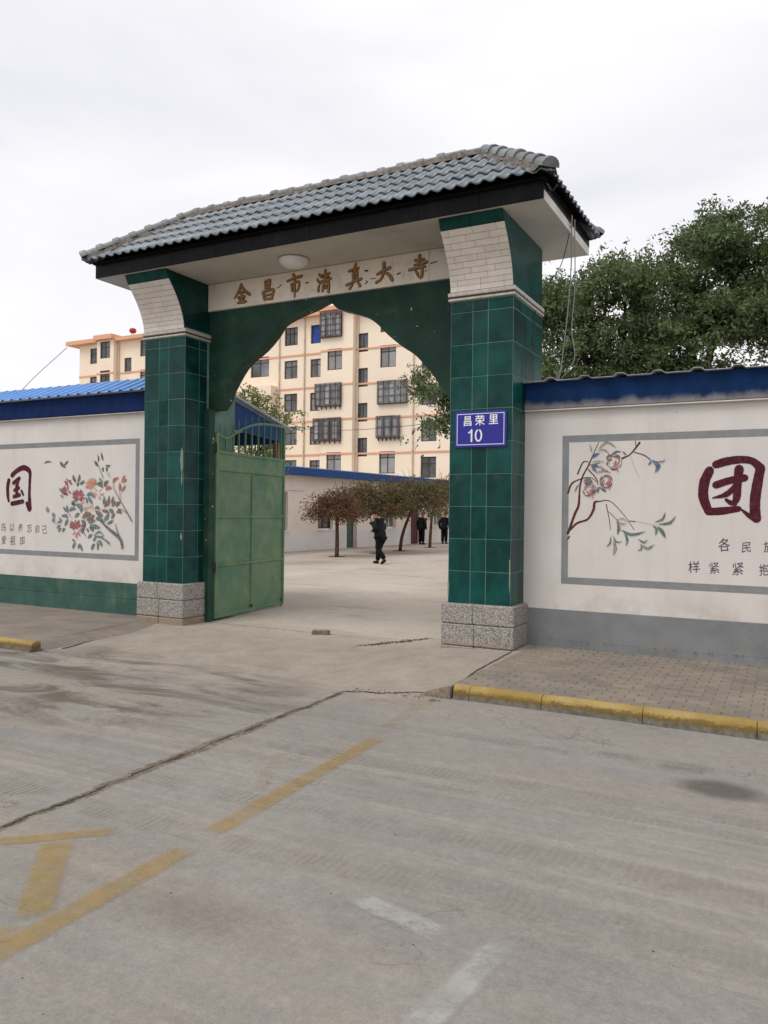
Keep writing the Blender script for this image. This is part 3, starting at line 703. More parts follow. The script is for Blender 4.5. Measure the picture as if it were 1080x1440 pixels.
# roof slab, fascia and tiles
XL, XR, YF, YK = -5.69, 1.31, -.5, 1.68
child(MB().box(XL+.02, XR-.01, YF+.02, YK-.01, 5.266, 5.5).build('soffit_slab', 'soffit'), gate)
fas = child(MB().box(XL, XR, YF+.004, YF+.018, 5.267, 5.52).build('fascia', 'black_stone'), gate)
xx = list(np.arange(XL, XR-.4, .78))+[XR]
for a, b in zip(xx[:-1], xx[1:]): child(plate(a+.0015, b-.0015, 5.262, 5.518, YF-.008, .011, .002).build('fascia_panel', 'black_stone'), fas)
for sg, X in ((1, XR), (-1, XL)):
    x0, x1 = sorted((X, X-sg*.012))
    child(MB().box(x0, x1, YF+.02, YK, 5.263, 5.37).build('side_edge', 'slab_edge'), gate)
    child(MB().box(x0-.003, x1+.003, YF+.02, YK, 5.3705, 5.52).build('side_fascia', 'black_stone'), gate)
EX0, EX1, EY0, EY1, EZ, RZ = -5.76, 1.39, -.62, 1.72, 5.5, 6.41
RY = (EY0+EY1)/2; RUN = RY-EY0; RX0, RX1 = EX0+RUN, EX1-RUN
roof = MB(); d = .05
ev = [(EX0+d, EY0+d), (EX1-d, EY0+d), (EX1-d, EY1-d), (EX0+d, EY1-d)]
roof.v = [(x, y, EZ-.03) for x, y in ev]+[(RX0, RY, RZ-.05), (RX1, RY, RZ-.05)]
roof.f = [(0, 1, 5, 4), (1, 2, 5), (2, 3, 4, 5), (3, 0, 4), (3, 2, 1, 0)]
roof = child(roof.build('roof', 'roof_core_shade'), gate)
def roof_slope(corner, udir, vdir, ulen):
    # udir along the eave, vdir horizontal up-slope
    u = Vector(udir); v = Vector(vdir); hgt = RZ-EZ; sl = math.hypot(RUN, hgt)
    vs = (v*RUN+Vector((0, 0, hgt)))/sl; nrm = u.cross(vs); nrm = nrm if nrm.z > 0 else -nrm
    rows = 4; ex = sl/rows; tw = .33; amp = .026
    nt_ = int(ulen/tw)+1; off = (ulen-nt_*tw)/2
    for r in range(rows):
        for c in range(nt_):
            ua = off+c*tw; va = r*ex-.03
            mid = va+ex/2
            lim = mid*RUN/sl
            if ua+tw < va*RUN/sl or ua > ulen-va*RUN/sl: continue
            m = MB(); K = 12; top = va+ex+.03; jz = random.uniform(-.003, .003)
            for vv, lift in ((va, .038), (top, .012)):
                for i in range(K+1):
                    uu = ua+tw*i/K; ph = (i/K*2) % 1.0
                    # Roman profile: a rounded roll and a flatter pan
                    w = amp*math.sin(math.pi*min(1, ph/.55))**1.0 if ph < .55 else -amp*.35*math.sin(math.pi*(ph-.55)/.45)
                    p = u*uu+vs*vv+nrm*(w+lift+jz); m.v.append(tuple(Vector(corner)+p))
            for i in range(K+1):
                uu = ua+tw*i/K; b = Vector(m.v[i])-nrm*.016; m.v.append(tuple(b))
            for i in range(K): m.f += [(i, i+1, K+1+i+1, K+1+i), (2*K+2+i, 2*K+3+i, i+1, i)]
            me = m.mesh('roof_tile', 'roof_tile', fix=False)
            # trim to the hips
            if ua < top*RUN/sl+.02 or ua+tw > ulen-top*RUN/sl-.02:
                bm = bmesh.new(); bm.from_mesh(me)
                c0 = Vector(corner)
                for co, no in ((c0, u-v), (c0+u*ulen, -u-v)):
                    bmesh.ops.bisect_plane(bm, geom=bm.verts[:]+bm.edges[:]+bm.faces[:], plane_co=co, plane_no=no, clear_inner=True)
                k = len(bm.faces); bm.to_mesh(me); bm.free()
                if k == 0: bpy.data.meshes.remove(me); continue
            me.polygons.foreach_set('use_smooth', [(i % 2 == 0) for i in range(len(me.polygons))])
            child(link('roof_tile', me), roof)
roof_slope((EX0, EY0, EZ), (1, 0, 0), (0, 1, 0), EX1-EX0)
roof_slope((EX1, EY0, EZ), (0, 1, 0), (-1, 0, 0), EY1-EY0)
roof_slope((EX1, EY1, EZ), (-1, 0, 0), (0, -1, 0), EX1-EX0)
roof_slope((EX0, EY1, EZ), (0, -1, 0), (1, 0, 0), EY1-EY0)
def cap_row(a, b, n, rad=.09, end=False, bed=.05):
    a, b = Vector(a), Vector(b); d = (b-a).normalized(); s_ = d.cross(Vector((0, 0, 1))).normalized(); nn = s_.cross(d)
    L_ = (b-a).length/n
    # mortar bedding under the caps
    m = MB(); k = 14
    for i in range(k+1):
        p = a+(b-a)*i/k
        for w, h in ((-.135, -.07), (-.09, .02), (.09, .02), (.135, -.07)):
            q = p+s_*(w+random.uniform(-.018, .018))+nn*(h+random.uniform(-.01, .01)); m.v.append(tuple(q))
    for i in range(k):
        for j in range(3): m.f.append((4*i+j, 4*i+j+1, 4*i+5+j, 4*i+4+j))
    child(m.build('mortar_bed', 'mortar', smooth=True), roof)
    for i in range(n):
        m = MB(); K = 8; tilt = random.uniform(-.012, .012)
        o = a+d*(L_*i)
        for t, rr in ((-.06, 1.0), (0.0, 1.02), (.035, .98), (.05, .82), (L_+.01, .8)):
            if i == 0 and end and t < .03: rr *= 1.04
            for j in range(K+1):
                an = math.pi*j/K; m.v.append(tuple(o+d*t+s_*(math.cos(an)*rad*rr)+nn*(math.sin(an)*rad*rr+.008+tilt)))
        for r_ in range(4):
            for j in range(K): m.f.append((r_*(K+1)+j, r_*(K+1)+j+1, (r_+1)*(K+1)+j+1, (r_+1)*(K+1)+j))
        m.f.append(tuple(range(K+1)))
        child(m.build('cap_tile', 'cap_tile'), roof)
zr = RZ+.02
cap_row((RX0, RY, zr), (RX1, RY, zr), 16)
for ex, ey, rx in ((EX1, EY0, RX1), (EX1, EY1, RX1), (EX0, EY0, RX0), (EX0, EY1, RX0)):
    cap_row((ex, ey, EZ+.05), (rx, RY, zr), 7, .105, True)

# lamp under the eave, number plate
lamp = empty('ceiling_lamp', 'round white dome lamp fixed under the gateway eave', 'lamp', (-2.42, .05, 5.262))
MB().lathe([(.0, -.125), (.06, -.12), (.12, -.105), (.17, -.075), (.2, -.04), (.21, -.012)], 0, 0, 28).build('lamp_shade', 'lamp_glass', lamp, True)
MB().lathe([(.0, -.0135), (.222, -.0135), (.222, -.001), (0, -.001)], 0, 0, 28).build('lamp_rim', 'lamp_rim', lamp)
sign = empty('address_sign', 'dark blue street number plate on the right pillar', 'sign', (.412, -.02, 2.545))
SW, SH = .335, .445
MB().bevbox(-SW, SW, -.006, .012, 0, SH, .003).build('plate', 'sign_blue', sign)
def frame_ring(x0, x1, z0, z1, w, y, name, mat, parent):
    m = MB()
    for (a, b, c, d_) in ((x0, x1, z0, z0+w), (x0, x1, z1-w, z1), (x0, x0+w, z0+w, z1-w), (x1-w, x1, z0+w, z1-w)):
        m.quad((a, y, c), (b, y, c), (b, y, d_), (a, y, d_))
    return m.build(name, mat, parent, fix=False)
frame_ring(-SW+.028, SW-.028, .03, SH-.03, .008, -.0085, 'border', 'sign_white', sign)
def text_mesh(ch, size, mat, name='letter', jitter=0., bold=0.):
    cu = bpy.data.curves.new('t', 'FONT'); cu.body = ch; cu.size = size; cu.align_x = 'CENTER'; cu.offset = bold; cu.resolution_u = 3
    o = bpy.data.objects.new('t', cu); C.objects.link(o); dg = bpy.context.evaluated_depsgraph_get()
    me = bpy.data.meshes.new_from_object(o.evaluated_get(dg)); bpy.data.objects.remove(o); bpy.data.curves.remove(cu)
    n = len(me.vertices); co = np.zeros(n*3); me.vertices.foreach_get('co', co); co = co.reshape(-1, 3)
    cx, cy = (co[:, 0].min()+co[:, 0].max())/2, (co[:, 1].min()+co[:, 1].max())/2
    x, y = co[:, 0]-cx, co[:, 1]-cy
    if jitter:
        a, b, c_, e = RNG.uniform(-1, 1, 4)*jitter
        x2 = x*(.86+.3*a)+y*(.3*b)+size*.02*np.sin(y/size*5+c_*30); y2 = y*(1+.3*c_)+x*.16+size*.02*np.sin(x/size*5+e*30); x, y = x2, y2
    me.vertices.foreach_set('co', np.stack([x, np.zeros(n), y], -1).ravel()); me.materials.clear(); me.materials.append(M[mat]); me.update()
    me.name = name; return me
for ch, x, z, sz, sx in (('昌', -.165, .325, .135, .95), ('荣', -.005, .33, .135, .95), ('里', .17, .335, .135, .95)):
    o = link('letter', text_mesh(ch, sz, 'sign_white', bold=.0006 if ch in '10' else .0015), sign, (x, -.009, z)); o.scale.x = sx
for dg_ in ([([(-.112, .215), (-.112, .075)], .021), ([(-.114, .213), (-.128, .192), (-.148, .182)], .019)], [([(-.022+.038*math.sin(t), .145+.068*math.cos(t)) for t in np.linspace(0, 6.283, 17)], .02)]):
    o = strokes(dg_, lambda p: np.array(p), 1., -.0085, 'letter', 'sign_white', None, .0002, 3, 0, 0); o.parent = sign

# ------------------------------------------------------------------ green gate leaf standing open
LA, LB = Vector((-4.215, .575, 0)), Vector((-4.5, 2.85, 0))
lv = LB-LA; LL = 2.36
leaf = empty('gate_leaf', 'faded green sheet metal gate leaf standing open inside the left pillar', 'gate', LA, rz=math.atan2(lv.y, lv.x)); leaf.scale.x = 2.285/2.36
# local: x along the leaf, +(-y) faces the passage
LZ0, LZS = .03, 2.68
cols = [.08, 1.16, 2.30]; rows_ = [.09, .86, 1.63, 2.36]
for a, b in zip(cols[:-1], cols[1:]):
    for c, d_ in zip(rows_[:-1], rows_[1:]):
        m = MB(); n = 6; y = .006
        for i in range(n+1):
            for j in range(n+1):
                bulge = .012*math.sin(math.pi*i/n)*math.sin(math.pi*j/n)*random.uniform(-.6, 1)
                m.v.append((a+(b-a)*i/n, -y-bulge, c+(d_-c)*j/n))
        for i in range(n):
            for j in range(n): q = i*(n+1)+j; m.f.append((q, q+n+1, q+n+2, q+1))
        nb = len(m.v); m.v += [(a, .0, c), (b, 0, c), (b, 0, d_), (a, 0, d_)]; m.f.append((nb, nb+3, nb+2, nb+1))
        m.build('panel', 'gate_paint', leaf, True, fix=False)
MB().box(cols[0], cols[-1], -.015, 0, 2.42, 2.63).build('panel', 'gate_paint', leaf)
def member(x0, x1, z0, z1, t=.03):
    MB().bevbox(x0, x1, -t, t, z0, z1, .009).build('frame_bar', 'gate_paint', leaf)
member(0, .08, LZ0, 2.95, .03); member(2.30, 2.36, LZ0, 3.27, .028)
for z0, z1 in ((LZ0, .09), (2.36, 2.42), (2.63, LZS)): member(.081, 2.299, z0, z1)
for z in (.86, 1.63): MB().bevbox(.081, 2.299, -.028, .028, z-.022, z+.022, .007).build('frame_bar', 'gate_paint', leaf)
for c, d_ in zip(rows_[:-1], rows_[1:]): MB().bevbox(1.138, 1.182, -.0265, .0265, c+.023, d_-.023, .007).build('frame_bar', 'gate_paint', leaf)
RP = [(.04, 2.95), (.2, 2.90), (.35, 2.895), (.5, 2.95), (.73, 3.05), (1.03, 3.15), (1.29, 3.21), (1.58, 3.245), (1.89, 3.262), (2.36, 3.265)]
MB().tube([(p[0], 0, p[1]) for p in smooth_path(RP, 4)], .022, 8).build('top_rail', 'gate_paint', leaf, True)
def railz(x): return float(np.interp(x, [p[0] for p in RP], [p[1] for p in RP]))
bar_x = [.14, .31, .54, .71, .93, 1.15, 1.37, 1.58, 1.81, 2.02, 2.22]
for i, x in enumerate(bar_x):
    MB().box(x-.0125, x+.0125, -.0125, .0125, LZS-.004, railz(x)).build('bar', 'gate_paint', leaf)
    if i < 9:
        z = railz(x)
        MB().lathe([(.007, z+.015), (.007, z+.06), (.02, z+.075), (.007, z+.09), (.016, z+.11), (.001, z+.2)], x, 0, 6).build('finial', 'gate_paint', leaf)
for z in (.85, 2.72):
    MB().tube([(-.02, -.01, z-.07), (-.02, -.01, z+.07)], .028, 10).build('hinge', 'hinge', leaf, True)
MB().tube([(2.24, -.03, -.0), (2.24, -.03, .16)], .009, 6).build('drop_bolt', 'hinge', leaf)
MB().box(1.1, 1.16, -.044, -.031, .1, .15).build('latch_plate', 'hinge', leaf)

# ------------------------------------------------------------------ mural walls
def mural_frame(parent, x0, x1, z0, z1, y, w):
    for (a, b, c, d_) in ((x0, x1, z0, z0+w), (x0, x1, z1-w, z1), (x0, x0+w, z0+w, z1-w), (x1-w, x1, z0+w, z1-w)):
        m = MB().quad((a, y, c), (b, y, c), (b, y, d_), (a, y, d_)); child(m.build('painted_border', 'frame_grey', fix=False), parent)
def corrugated(x0, x1, y0, z0, y1, z1, pitch, h, name, mat, parent, t=.006):
    m = MB(); x = x0; prof = []
    while x < x1: prof += [(x, 0), (x+pitch*.62, 0), (x+pitch*.72, h), (x+pitch*.9, h)]; x += pitch
    for o_ in (0, -t):
        for (X, H_) in prof: m.v += [(X, y0, z0+H_+o_), (X, y1, z1+H_+o_)]
    n = len(prof)
    for k in (0, 1):
        for i in range(n-1): b = k*2*n+2*i; m.f.append((b, b+2, b+3, b+1))
    for i in range(n-1): b = 2*i; m.f.append((b, b+2, 2*n+b+2, 2*n+b)); m.f.append((b+1, b+3, 2*n+b+3, 2*n+b+1))
    return child(m.build(name, mat), parent)
# right-hand wall
wr = empty('mural_wall', 'white wall painted with pomegranate branch and red character, right of gateway', 'wall', (6, .6, 0))
child(MB().box(.81, 13, .5, .74, -.05, 3.03).build('wall_face', 'wall_white'), wr)
child(MB().bevbox(.83, 13, .488, .505, .05, .565, .004).build('dado', 'dado_grey'), wr)
child(MB().bevbox(.82, 13.05, .43, .80, 3.032, 3.365, .006).build('coping', 'band_blue'), wr)
child(MB().bevbox(.82, 13.05, .437, .79, 3.012, 3.030, .004).build('coping_lip', 'slab_edge'), wr)
corrugated(.82, 13, .36, 3.372, 3.4, 3.30, .42, .035, 'roof_sheet', 'sheet_dull', wr)
mural_frame(wr, 1.29, 8.6, .885, 2.70, .4975, .082)
PM = warp4([[1.189, 2.817], [2.678, 2.757], [1.209, 1.06], [2.695, 1.125]], 1080, 1200)
PS = .00142
Y0 = .4975
def leafs(ls): return [(pts, [3, w*.8, w, w*.7, 2]) for pts, w in ls]
branch = [([(120, 900), (180, 740), (215, 660), (225, 520), (250, 420), (300, 330), (340, 240), (390, 130)], [20, 22, 20, 14, 13, 12, 8, 4]),
 ([(118, 950), (132, 925)], 12), ([(125, 885), (200, 815), (295, 780), (345, 700), (355, 640), (400, 630), (490, 630), (600, 740), (690, 870)], [16, 18, 16, 22, 20, 9, 6, 5, 4]),
 ([(120, 560), (155, 480), (240, 440), (320, 430), (380, 470)], [16, 14, 8, 6, 5]), ([(205, 400), (255, 300), (310, 300)], [12, 10, 4]), ([(300, 360), (370, 440), (385, 490)], [10, 8, 5]),
 ([(590, 268), (660, 230), (735, 135)], [14, 9, 16]), ([(690, 215), (770, 240), (820, 275)], [7, 8, 7]), ([(700, 120), (705, 170)], 5), ([(455, 655), (480, 780), (490, 870)], [7, 5, 4]), ([(480, 720), (560, 800)], 4), ([(650, 795), (700, 800)], 6), ([(310, 325), (400, 305)], 5), ([(600, 215), (620, 235)], 9)]
child_ = strokes(branch, PM, PS, Y0, 'painted_branch', 'paint_branch', wr)
strokes(leafs([([(335, 265), (360, 240), (400, 225)], 30), ([(325, 340), (360, 330), (400, 345)], 30), ([(330, 345), (355, 365), (375, 372)], 24), ([(260, 460), (300, 445), (340, 468)], 30), ([(265, 470), (300, 480), (335, 470)], 18), ([(500, 235), (540, 212), (585, 210)], 16), ([(835, 280), (885, 330), (862, 388)], 38), ([(805, 325), (825, 300), (822, 275)], 16), ([(380, 558), (385, 530), (395, 505)], 22), ([(455, 550), (430, 530), (395, 510)], 22), ([(180, 552), (200, 510), (225, 480)], 10), ([(880, 295), (920, 295), (945, 275)], 10)]), PM, PS, Y0-.004, 'painted_leaf', 'paint_leaf_blue', wr)
strokes(leafs([([(860, 805), (920, 780), (945, 720)], 18), ([(890, 825), (980, 810), (1025, 755)], 22), ([(865, 915), (872, 865), (840, 830)], 20), ([(945, 940), (915, 880), (875, 840)], 30), ([(550, 910), (562, 850), (545, 800)], 24), ([(580, 870), (670, 910), (785, 885)], 24), ([(605, 880), (632, 950), (622, 1005)], 20), ([(460, 1012), (488, 980), (495, 925)], 14), ([(725, 950), (770, 975), (800, 955)], 14), ([(720, 1045), (750, 1030), (745, 985)], 14), ([(515, 920), (540, 970), (590, 970)], 12)]), PM, PS, Y0-.004, 'painted_leaf', 'paint_leaf_green', wr)
strokes(leafs([([(515, 1082), (532, 1020), (515, 955)], 26), ([(750, 995), (800, 1025), (857, 992)], 20), ([(390, 190), (460, 130), (542, 178)], 16), ([(310, 150), (325, 180), (325, 210)], 10), ([(380, 205), (440, 195), (490, 240)], 10), ([(360, 390), (440, 370), (495, 390)], 16), ([(330, 300), (390, 290), (440, 300)], 8), ([(400, 330), (420, 350), (465, 370)], 12), ([(540, 790), (590, 775), (635, 800)], 8), ([(550, 800), (590, 820), (635, 812)], 10)])+[([(660, 250), (700, 360), (735, 440)], 2), ([(700, 798), (830, 822), (880, 822)], 2.5)], PM, PS, Y0-.0075, 'painted_leaf', 'paint_leaf_olive', wr)
fr, frp = [], []
for cx, cy, rr in ((520, 295, 70), (455, 462, 56), (308, 528, 60)):
    for q in range(46):
        a0 = random.uniform(0, 6.28); r_ = rr*math.sqrt(random.uniform(.12, 1)); l = random.uniform(.35, .9)
        fr.append(([(cx+r_*math.cos(a0+t*l), cy+r_*math.sin(a0+t*l)*1.02) for t in (0, .5, 1)], [2, random.uniform(5, 10), 2]))
    for q in range(16):
        a0 = random.uniform(-.6, 1.6); r_ = rr*random.uniform(.1, .75)
        frp.append(([(cx+r_*math.cos(a0), cy+r_*math.sin(a0)), (cx+r_*math.cos(a0)+12, cy+r_*math.sin(a0)+10)], [3, 8, 3]))
    frp.append(([(cx+rr*.4, cy+rr*.7), (cx+rr*.5, cy+rr*1.25)], [10, 5]))
strokes(fr, PM, PS, Y0-.0005, 'painted_fruit', 'paint_fruit', wr, .00008, 3); strokes(frp, PM, PS, Y0-.013, 'painted_fruit', 'paint_fruit_pink', wr, .00008, 3)
TU = warp4([[2.603, 2.596], [3.559, 2.565], [2.621, .875], [3.576, .929]], 891, 1440)
strokes([([(338, 285), (288, 400), (278, 540), (328, 680)], [86, 100, 95, 80]), ([(330, 682), (450, 676), (615, 655)], [76, 78, 60]), ([(402, 228), (500, 198), (640, 180), (745, 195), (822, 258)], [80, 84, 76, 70, 80]), ([(822, 258), (795, 400), (772, 560), (772, 690), (785, 750)], [84, 92, 96, 96, 84]), ([(780, 760), (710, 715), (645, 662)], [60, 46, 18]),
         ([(402, 425), (520, 385), (672, 356)], [76, 70, 74]), ([(622, 270), (608, 400), (600, 540), (578, 600)], [86, 76, 72, 50]), ([(580, 605), (540, 595), (498, 566)], [50, 48, 30]), ([(590, 430), (500, 515), (368, 550)], [50, 56, 12])], TU, .00112, Y0, 'painted_character', 'paint_ink', wr, .0004, 6, 0, .03)
def small(parent, f, y, items, mat, size):
    for ch, px, pz in items:
        p = f((px, pz)); child(link('painted_character', text_mesh(ch, size*random.uniform(.9, 1.08), mat, 'painted_character', .16, -.0004), None, (p[0], y, p[1])), parent)
small(wr, TU, .4965, [('各', 482, 1000), ('民', 690, 1025), ('族', 900, 1015), ('样', 185, 1215), ('紧', 385, 1225), ('紧', 610, 1232), ('抱', 855, 1240)], 'paint_ink_small', .145)
# left-hand wall
wl = empty('mural_wall', 'white wall painted with peonies above a green plinth, left of gateway', 'wall', (-10, .4, 0))
child(MB().box(-18, -5.152, .3, .54, -.05, 3.31).build('wall_face', 'wall_white'), wl)
child(MB().bevbox(-18, -5.22, .262, .303, -.05, .27, .006).build('dado', 'dado_green'), wl)
child(MB().bevbox(-18, -5.22, .275, .305, .272, .535, .006).build('dado', 'dado_green'), wl)
child(MB().bevbox(-18, -5.152, .22, .6, 3.312, 3.63, .008).build('coping', 'band_navy'), wl)
child(MB().bevbox(-18, -5.152, .235, .6, 3.292, 3.31, .004).build('coping_lip', 'slab_edge'), wl)
corrugated(-18, -5.16, .12, 3.64, .74, 3.93, .24, .028, 'roof_sheet', 'sheet_blue', wl)
mural_frame(wl, -13.5, -5.545, .905, 2.885, .2975, .085)
FL = warp4([[-7.848, 2.917], [-5.493, 2.841], [-7.813, .8], [-5.463, .894]], 1080, 1311); FS = .00185; Y1 = .2975
def petals(cx, cy, r, n, inner=.15, w=14):
    o = []
    for i in range(n):
        a = random.uniform(0, 6.28); r0_ = r*random.uniform(inner, .6); r1_ = r*random.uniform(.65, 1.05); da = random.uniform(-.2, .2)
        o.append(([(cx+r0_*math.cos(a), cy+r0_*math.sin(a)), (cx+(r0_+r1_)/2*math.cos(a+da), cy+(r0_+r1_)/2*math.sin(a+da)), (cx+r1_*math.cos(a), cy+r1_*math.sin(a))], [3, w*random.uniform(.7, 1.2), 3]))
    return o
strokes(petals(385, 960, 95, 26, .2, 14)+petals(415, 640, 80, 18, .3, 12)+petals(400, 1030, 40, 10, .1, 9), FL, FS, Y1, 'painted_flower', 'paint_petal_pink', wl, .00005, 3)
strokes(petals(410, 595, 75, 50, .02, 17)+petals(278, 535, 62, 30, .05, 17)+petals(300, 450, 50, 12, .1, 16)+petals(375, 905, 65, 36, .02, 17), FL, FS, Y1-.0025, 'painted_flower', 'paint_petal_red', wl, .00005, 3)
strokes([([(545+78*math.cos(a)*math.sin(t*1.57)*1, 520-120*math.sin(t*1.57)*math.sin(a+.3)) for t in (0, .5, 1)], [3, 5, 3]) for a in np.linspace(.2, 2.6, 18)]+petals(625, 575, 70, 26, .2, 5)+petals(545, 470, 70, 22, .1, 5), FL, FS, Y1-.001, 'painted_flower', 'paint_petal_orange', wl, .00005, 4)
strokes(petals(525, 735, 65, 34, .05, 9), FL, FS, Y1-.001, 'painted_flower', 'paint_petal_cream', wl, .00005, 3)
LS = {
 'leaf_dark': [([(350, 370), (362, 410), (385, 455)], 34), ([(425, 362), (420, 410), (400, 450)], 30), ([(478, 430), (450, 455), (425, 470)], 30), ([(400, 495), (405, 470), (420, 455)], 26), ([(685, 285), (675, 310), (685, 335)], 24), ([(712, 285), (720, 305), (715, 335)], 26), ([(705, 265), (735, 272), (755, 262)], 22), ([(630, 275), (605, 245), (585, 215)], 30), ([(680, 215), (668, 170), (660, 125)], 22), ([(625, 225), (632, 190), (620, 150)], 18), ([(610, 470), (650, 470), (680, 510)], 40), ([(445, 860), (475, 900), (450, 1010)], 50), ([(530, 935), (560, 950), (575, 990)], 42), ([(440, 970), (470, 990), (495, 1050)], 10), ([(20, 242), (60, 225), (110, 228)], 18), ([(205, 225), (230, 260), (270, 290)], 34), ([(250, 270), (280, 235), (298, 218)], 22)],
 'leaf_teal': [([(500, 590), (550, 575), (595, 620)], 36), ([(520, 600), (540, 640), (570, 690)], 32), ([(490, 610), (505, 640), (510, 680)], 26), ([(335, 690), (355, 670), (365, 720)], 46), ([(305, 765), (340, 735), (385, 740)], 32), ([(240, 715), (265, 745), (295, 775)], 26), ([(280, 695), (288, 735), (295, 770)], 26), ([(380, 690), (440, 720), (440, 780)], 50), ([(370, 830), (400, 800), (425, 785)], 34), ([(220, 815), (270, 810), (298, 840)], 32), ([(255, 920), (280, 880), (295, 840)], 32), ([(175, 890), (200, 875), (225, 885)], 22), ([(165, 950), (190, 925), (215, 915)], 22), ([(190, 990), (200, 960), (222, 945)], 26), ([(235, 990), (245, 960), (265, 945)], 26), ([(195, 830), (210, 850), (235, 865)], 20), ([(345, 1062), (360, 1080), (378, 1095)], 22), ([(350, 1170), (362, 1130), (385, 1105)], 32), ([(410, 1175), (415, 1140), (425, 1120)], 22), ([(455, 1195), (440, 1150), (425, 1105)], 26), ([(555, 1185), (570, 1140), (595, 1115)], 34), ([(620, 1185), (625, 1130), (612, 1085)], 26), ([(670, 1145), (650, 1100), (625, 1080)], 34), ([(580, 1025), (640, 1040), (690, 1030)], 20), ([(585, 1020), (640, 985), (690, 1025)], 16), ([(515, 1055), (540, 1030), (565, 1010)], 30), ([(575, 1090), (590, 1060), (605, 1040)], 26), ([(600, 850), (640, 840), (700, 880)], 40), ([(690, 860), (720, 830), (745, 780)], 40), ([(740, 740), (770, 760), (790, 790)], 40), ([(580, 900), (610, 930), (650, 940)], 34), ([(540, 910), (570, 925), (605, 955)], 30), ([(680, 690), (690, 650), (695, 600)], 30), ([(720, 900), (760, 880), (790, 860)], 24)],
 'leaf_brown': [([(690, 720), (715, 680), (720, 640)], 32), ([(735, 710), (740, 650), (745, 590)], 28), ([(765, 680), (780, 640), (790, 595)], 26), ([(770, 710), (795, 680), (810, 645)], 30), ([(815, 715), (835, 680), (865, 660)], 32), ([(590, 740), (620, 720), (650, 745)], 30), ([(665, 755), (710, 760), (745, 780)], 34), ([(820, 780), (850, 760), (875, 790)], 36), ([(770, 850), (785, 810), (805, 785)], 28), ([(595, 760), (640, 790), (680, 815)], 44), ([(455, 840), (500, 800), (560, 790)], 50), ([(500, 860), (550, 840), (590, 800)], 40), ([(520, 890), (560, 870), (600, 860)], 30), ([(700, 500), (705, 460), (740, 430)], 38), ([(505, 950), (515, 965), (525, 990)], 26)],
 'leaf_red': [([(785, 460), (800, 420), (850, 395)], 26), ([(850, 540), (858, 500), (855, 450)], 28), ([(870, 550), (895, 515), (918, 475)], 22), ([(870, 445), (900, 430), (930, 415)], 26), ([(880, 430), (895, 400), (912, 372)], 22), ([(710, 535), (735, 505), (775, 510)], 34)],
 'leaf_olive': [([(75, 770), (60, 740), (55, 710)], 40), ([(140, 830), (130, 800), (115, 785)], 40), ([(125, 880), (130, 850), (125, 840)], 40), ([(195, 515), (220, 540), (235, 560)], 22), ([(210, 590), (230, 600), (245, 612)], 20), ([(640, 400), (660, 430), (675, 450)], 30)]}
for i, (k, ls) in enumerate(LS.items()): strokes(leafs(ls), FL, FS, Y1-.005-.002*i, 'painted_leaf', 'paint_'+k, wl, .00006, 4)
strokes([([(685, 400), (655, 330), (630, 260)], [7, 6, 4]), ([(980, 868), (920, 750), (860, 640), (800, 520), (790, 460)], [12, 9, 7, 6, 4]), ([(865, 645), (862, 590), (860, 540)], 5), ([(930, 780), (880, 745), (840, 735)], 6), ([(885, 1140), (860, 1060), (800, 1000), (740, 950), (640, 850)], [22, 30, 28, 22, 12]), ([(870, 1090), (835, 990), (810, 890)], [16, 10, 5]), ([(750, 1115), (710, 1075), (660, 1045)], [16, 12, 10]), ([(878, 1165), (885, 1140)], 14), ([(740, 340), (755, 400)], 4), ([(300, 780), (340, 825)], 5), ([(150, 885), (175, 905)], 5), ([(720, 350), (735, 370)], 3)], FL, FS, Y1-.0155, 'painted_branch', 'paint_leaf_dark', wl)
GU = warp4([[-8.983, 2.695], [-7.482, 2.659], [-8.95, .755], [-7.453, .814]], 768, 1440)
strokes([([(125, 345), (110, 430), (112, 540), (124, 620)], [56, 50, 48, 34]), ([(172, 272), (240, 210), (330, 170), (400, 205), (420, 260)], [56, 54, 60, 60, 48]), ([(418, 255), (412, 400), (408, 540), (414, 720)], [44, 40, 44, 62]), ([(408, 730), (372, 650)], [60, 44]), ([(190, 378), (270, 315)], [44, 48]), ([(255, 340), (235, 440), (240, 545)], [46, 50, 46]), ([(205, 475), (265, 442)], 40), ([(198, 560), (275, 538)], 44), ([(302, 485), (325, 535)], [34, 28]), ([(170, 655), (320, 625)], [50, 46])], GU, .00165, Y1, 'painted_character', 'paint_ink', wl, .0004, 6, 0, .04)
small(wl, GU, .2965, [('鸟', 50, 975), ('以', 170, 975), ('养', 285, 978), ('忘', 410, 985), ('自', 515, 992), ('己', 612, 1005), ('爱', 55, 1148), ('祖', 180, 1152), ('国', 312, 1155)], 'paint_ink_grey', .17)

# lean-to roof behind the left wall, blue gable seen through the arch
cn = empty('lean_to_canopy', 'blue sided lean-to canopy behind the open gate leaf', 'canopy', (-4.9, 1.8, 0))
gb = MB().prism([(.80, 3.21), (3.2, 3.03), (3.2, 3.26), (.80, 3.86)], 0, -4.80, -4.76); child(gb.build('gable_board', 'shed_blue'), cn)
child(MB().prism([(.75, 3.90), (3.35, 3.27), (3.35, 3.31), (.75, 3.95)], 0, -12, -4.68).build('roof_sheet', 'sheet_dull'), cn)
child(MB().box(-12, -4.85, 3.1, 3.18, 3.0, 3.25).build('eave_beam', 'shed_blue'), cn)
for x in (-4.86, -7.5, -10): child(MB().bevbox(x-.06, x+.06, 3.06, 3.2, -.02, 3.03, .006).build('post', 'post_brown'), cn)
# ------------------------------------------------------------------ courtyard building
LBO = Vector((-15.29, 18.27, 0)); LBA = math.atan2(15.52, .94)
low = empty('low_building', 'long single-storey cream building with blue eave across the courtyard', 'building', LBO, rz=LBA)
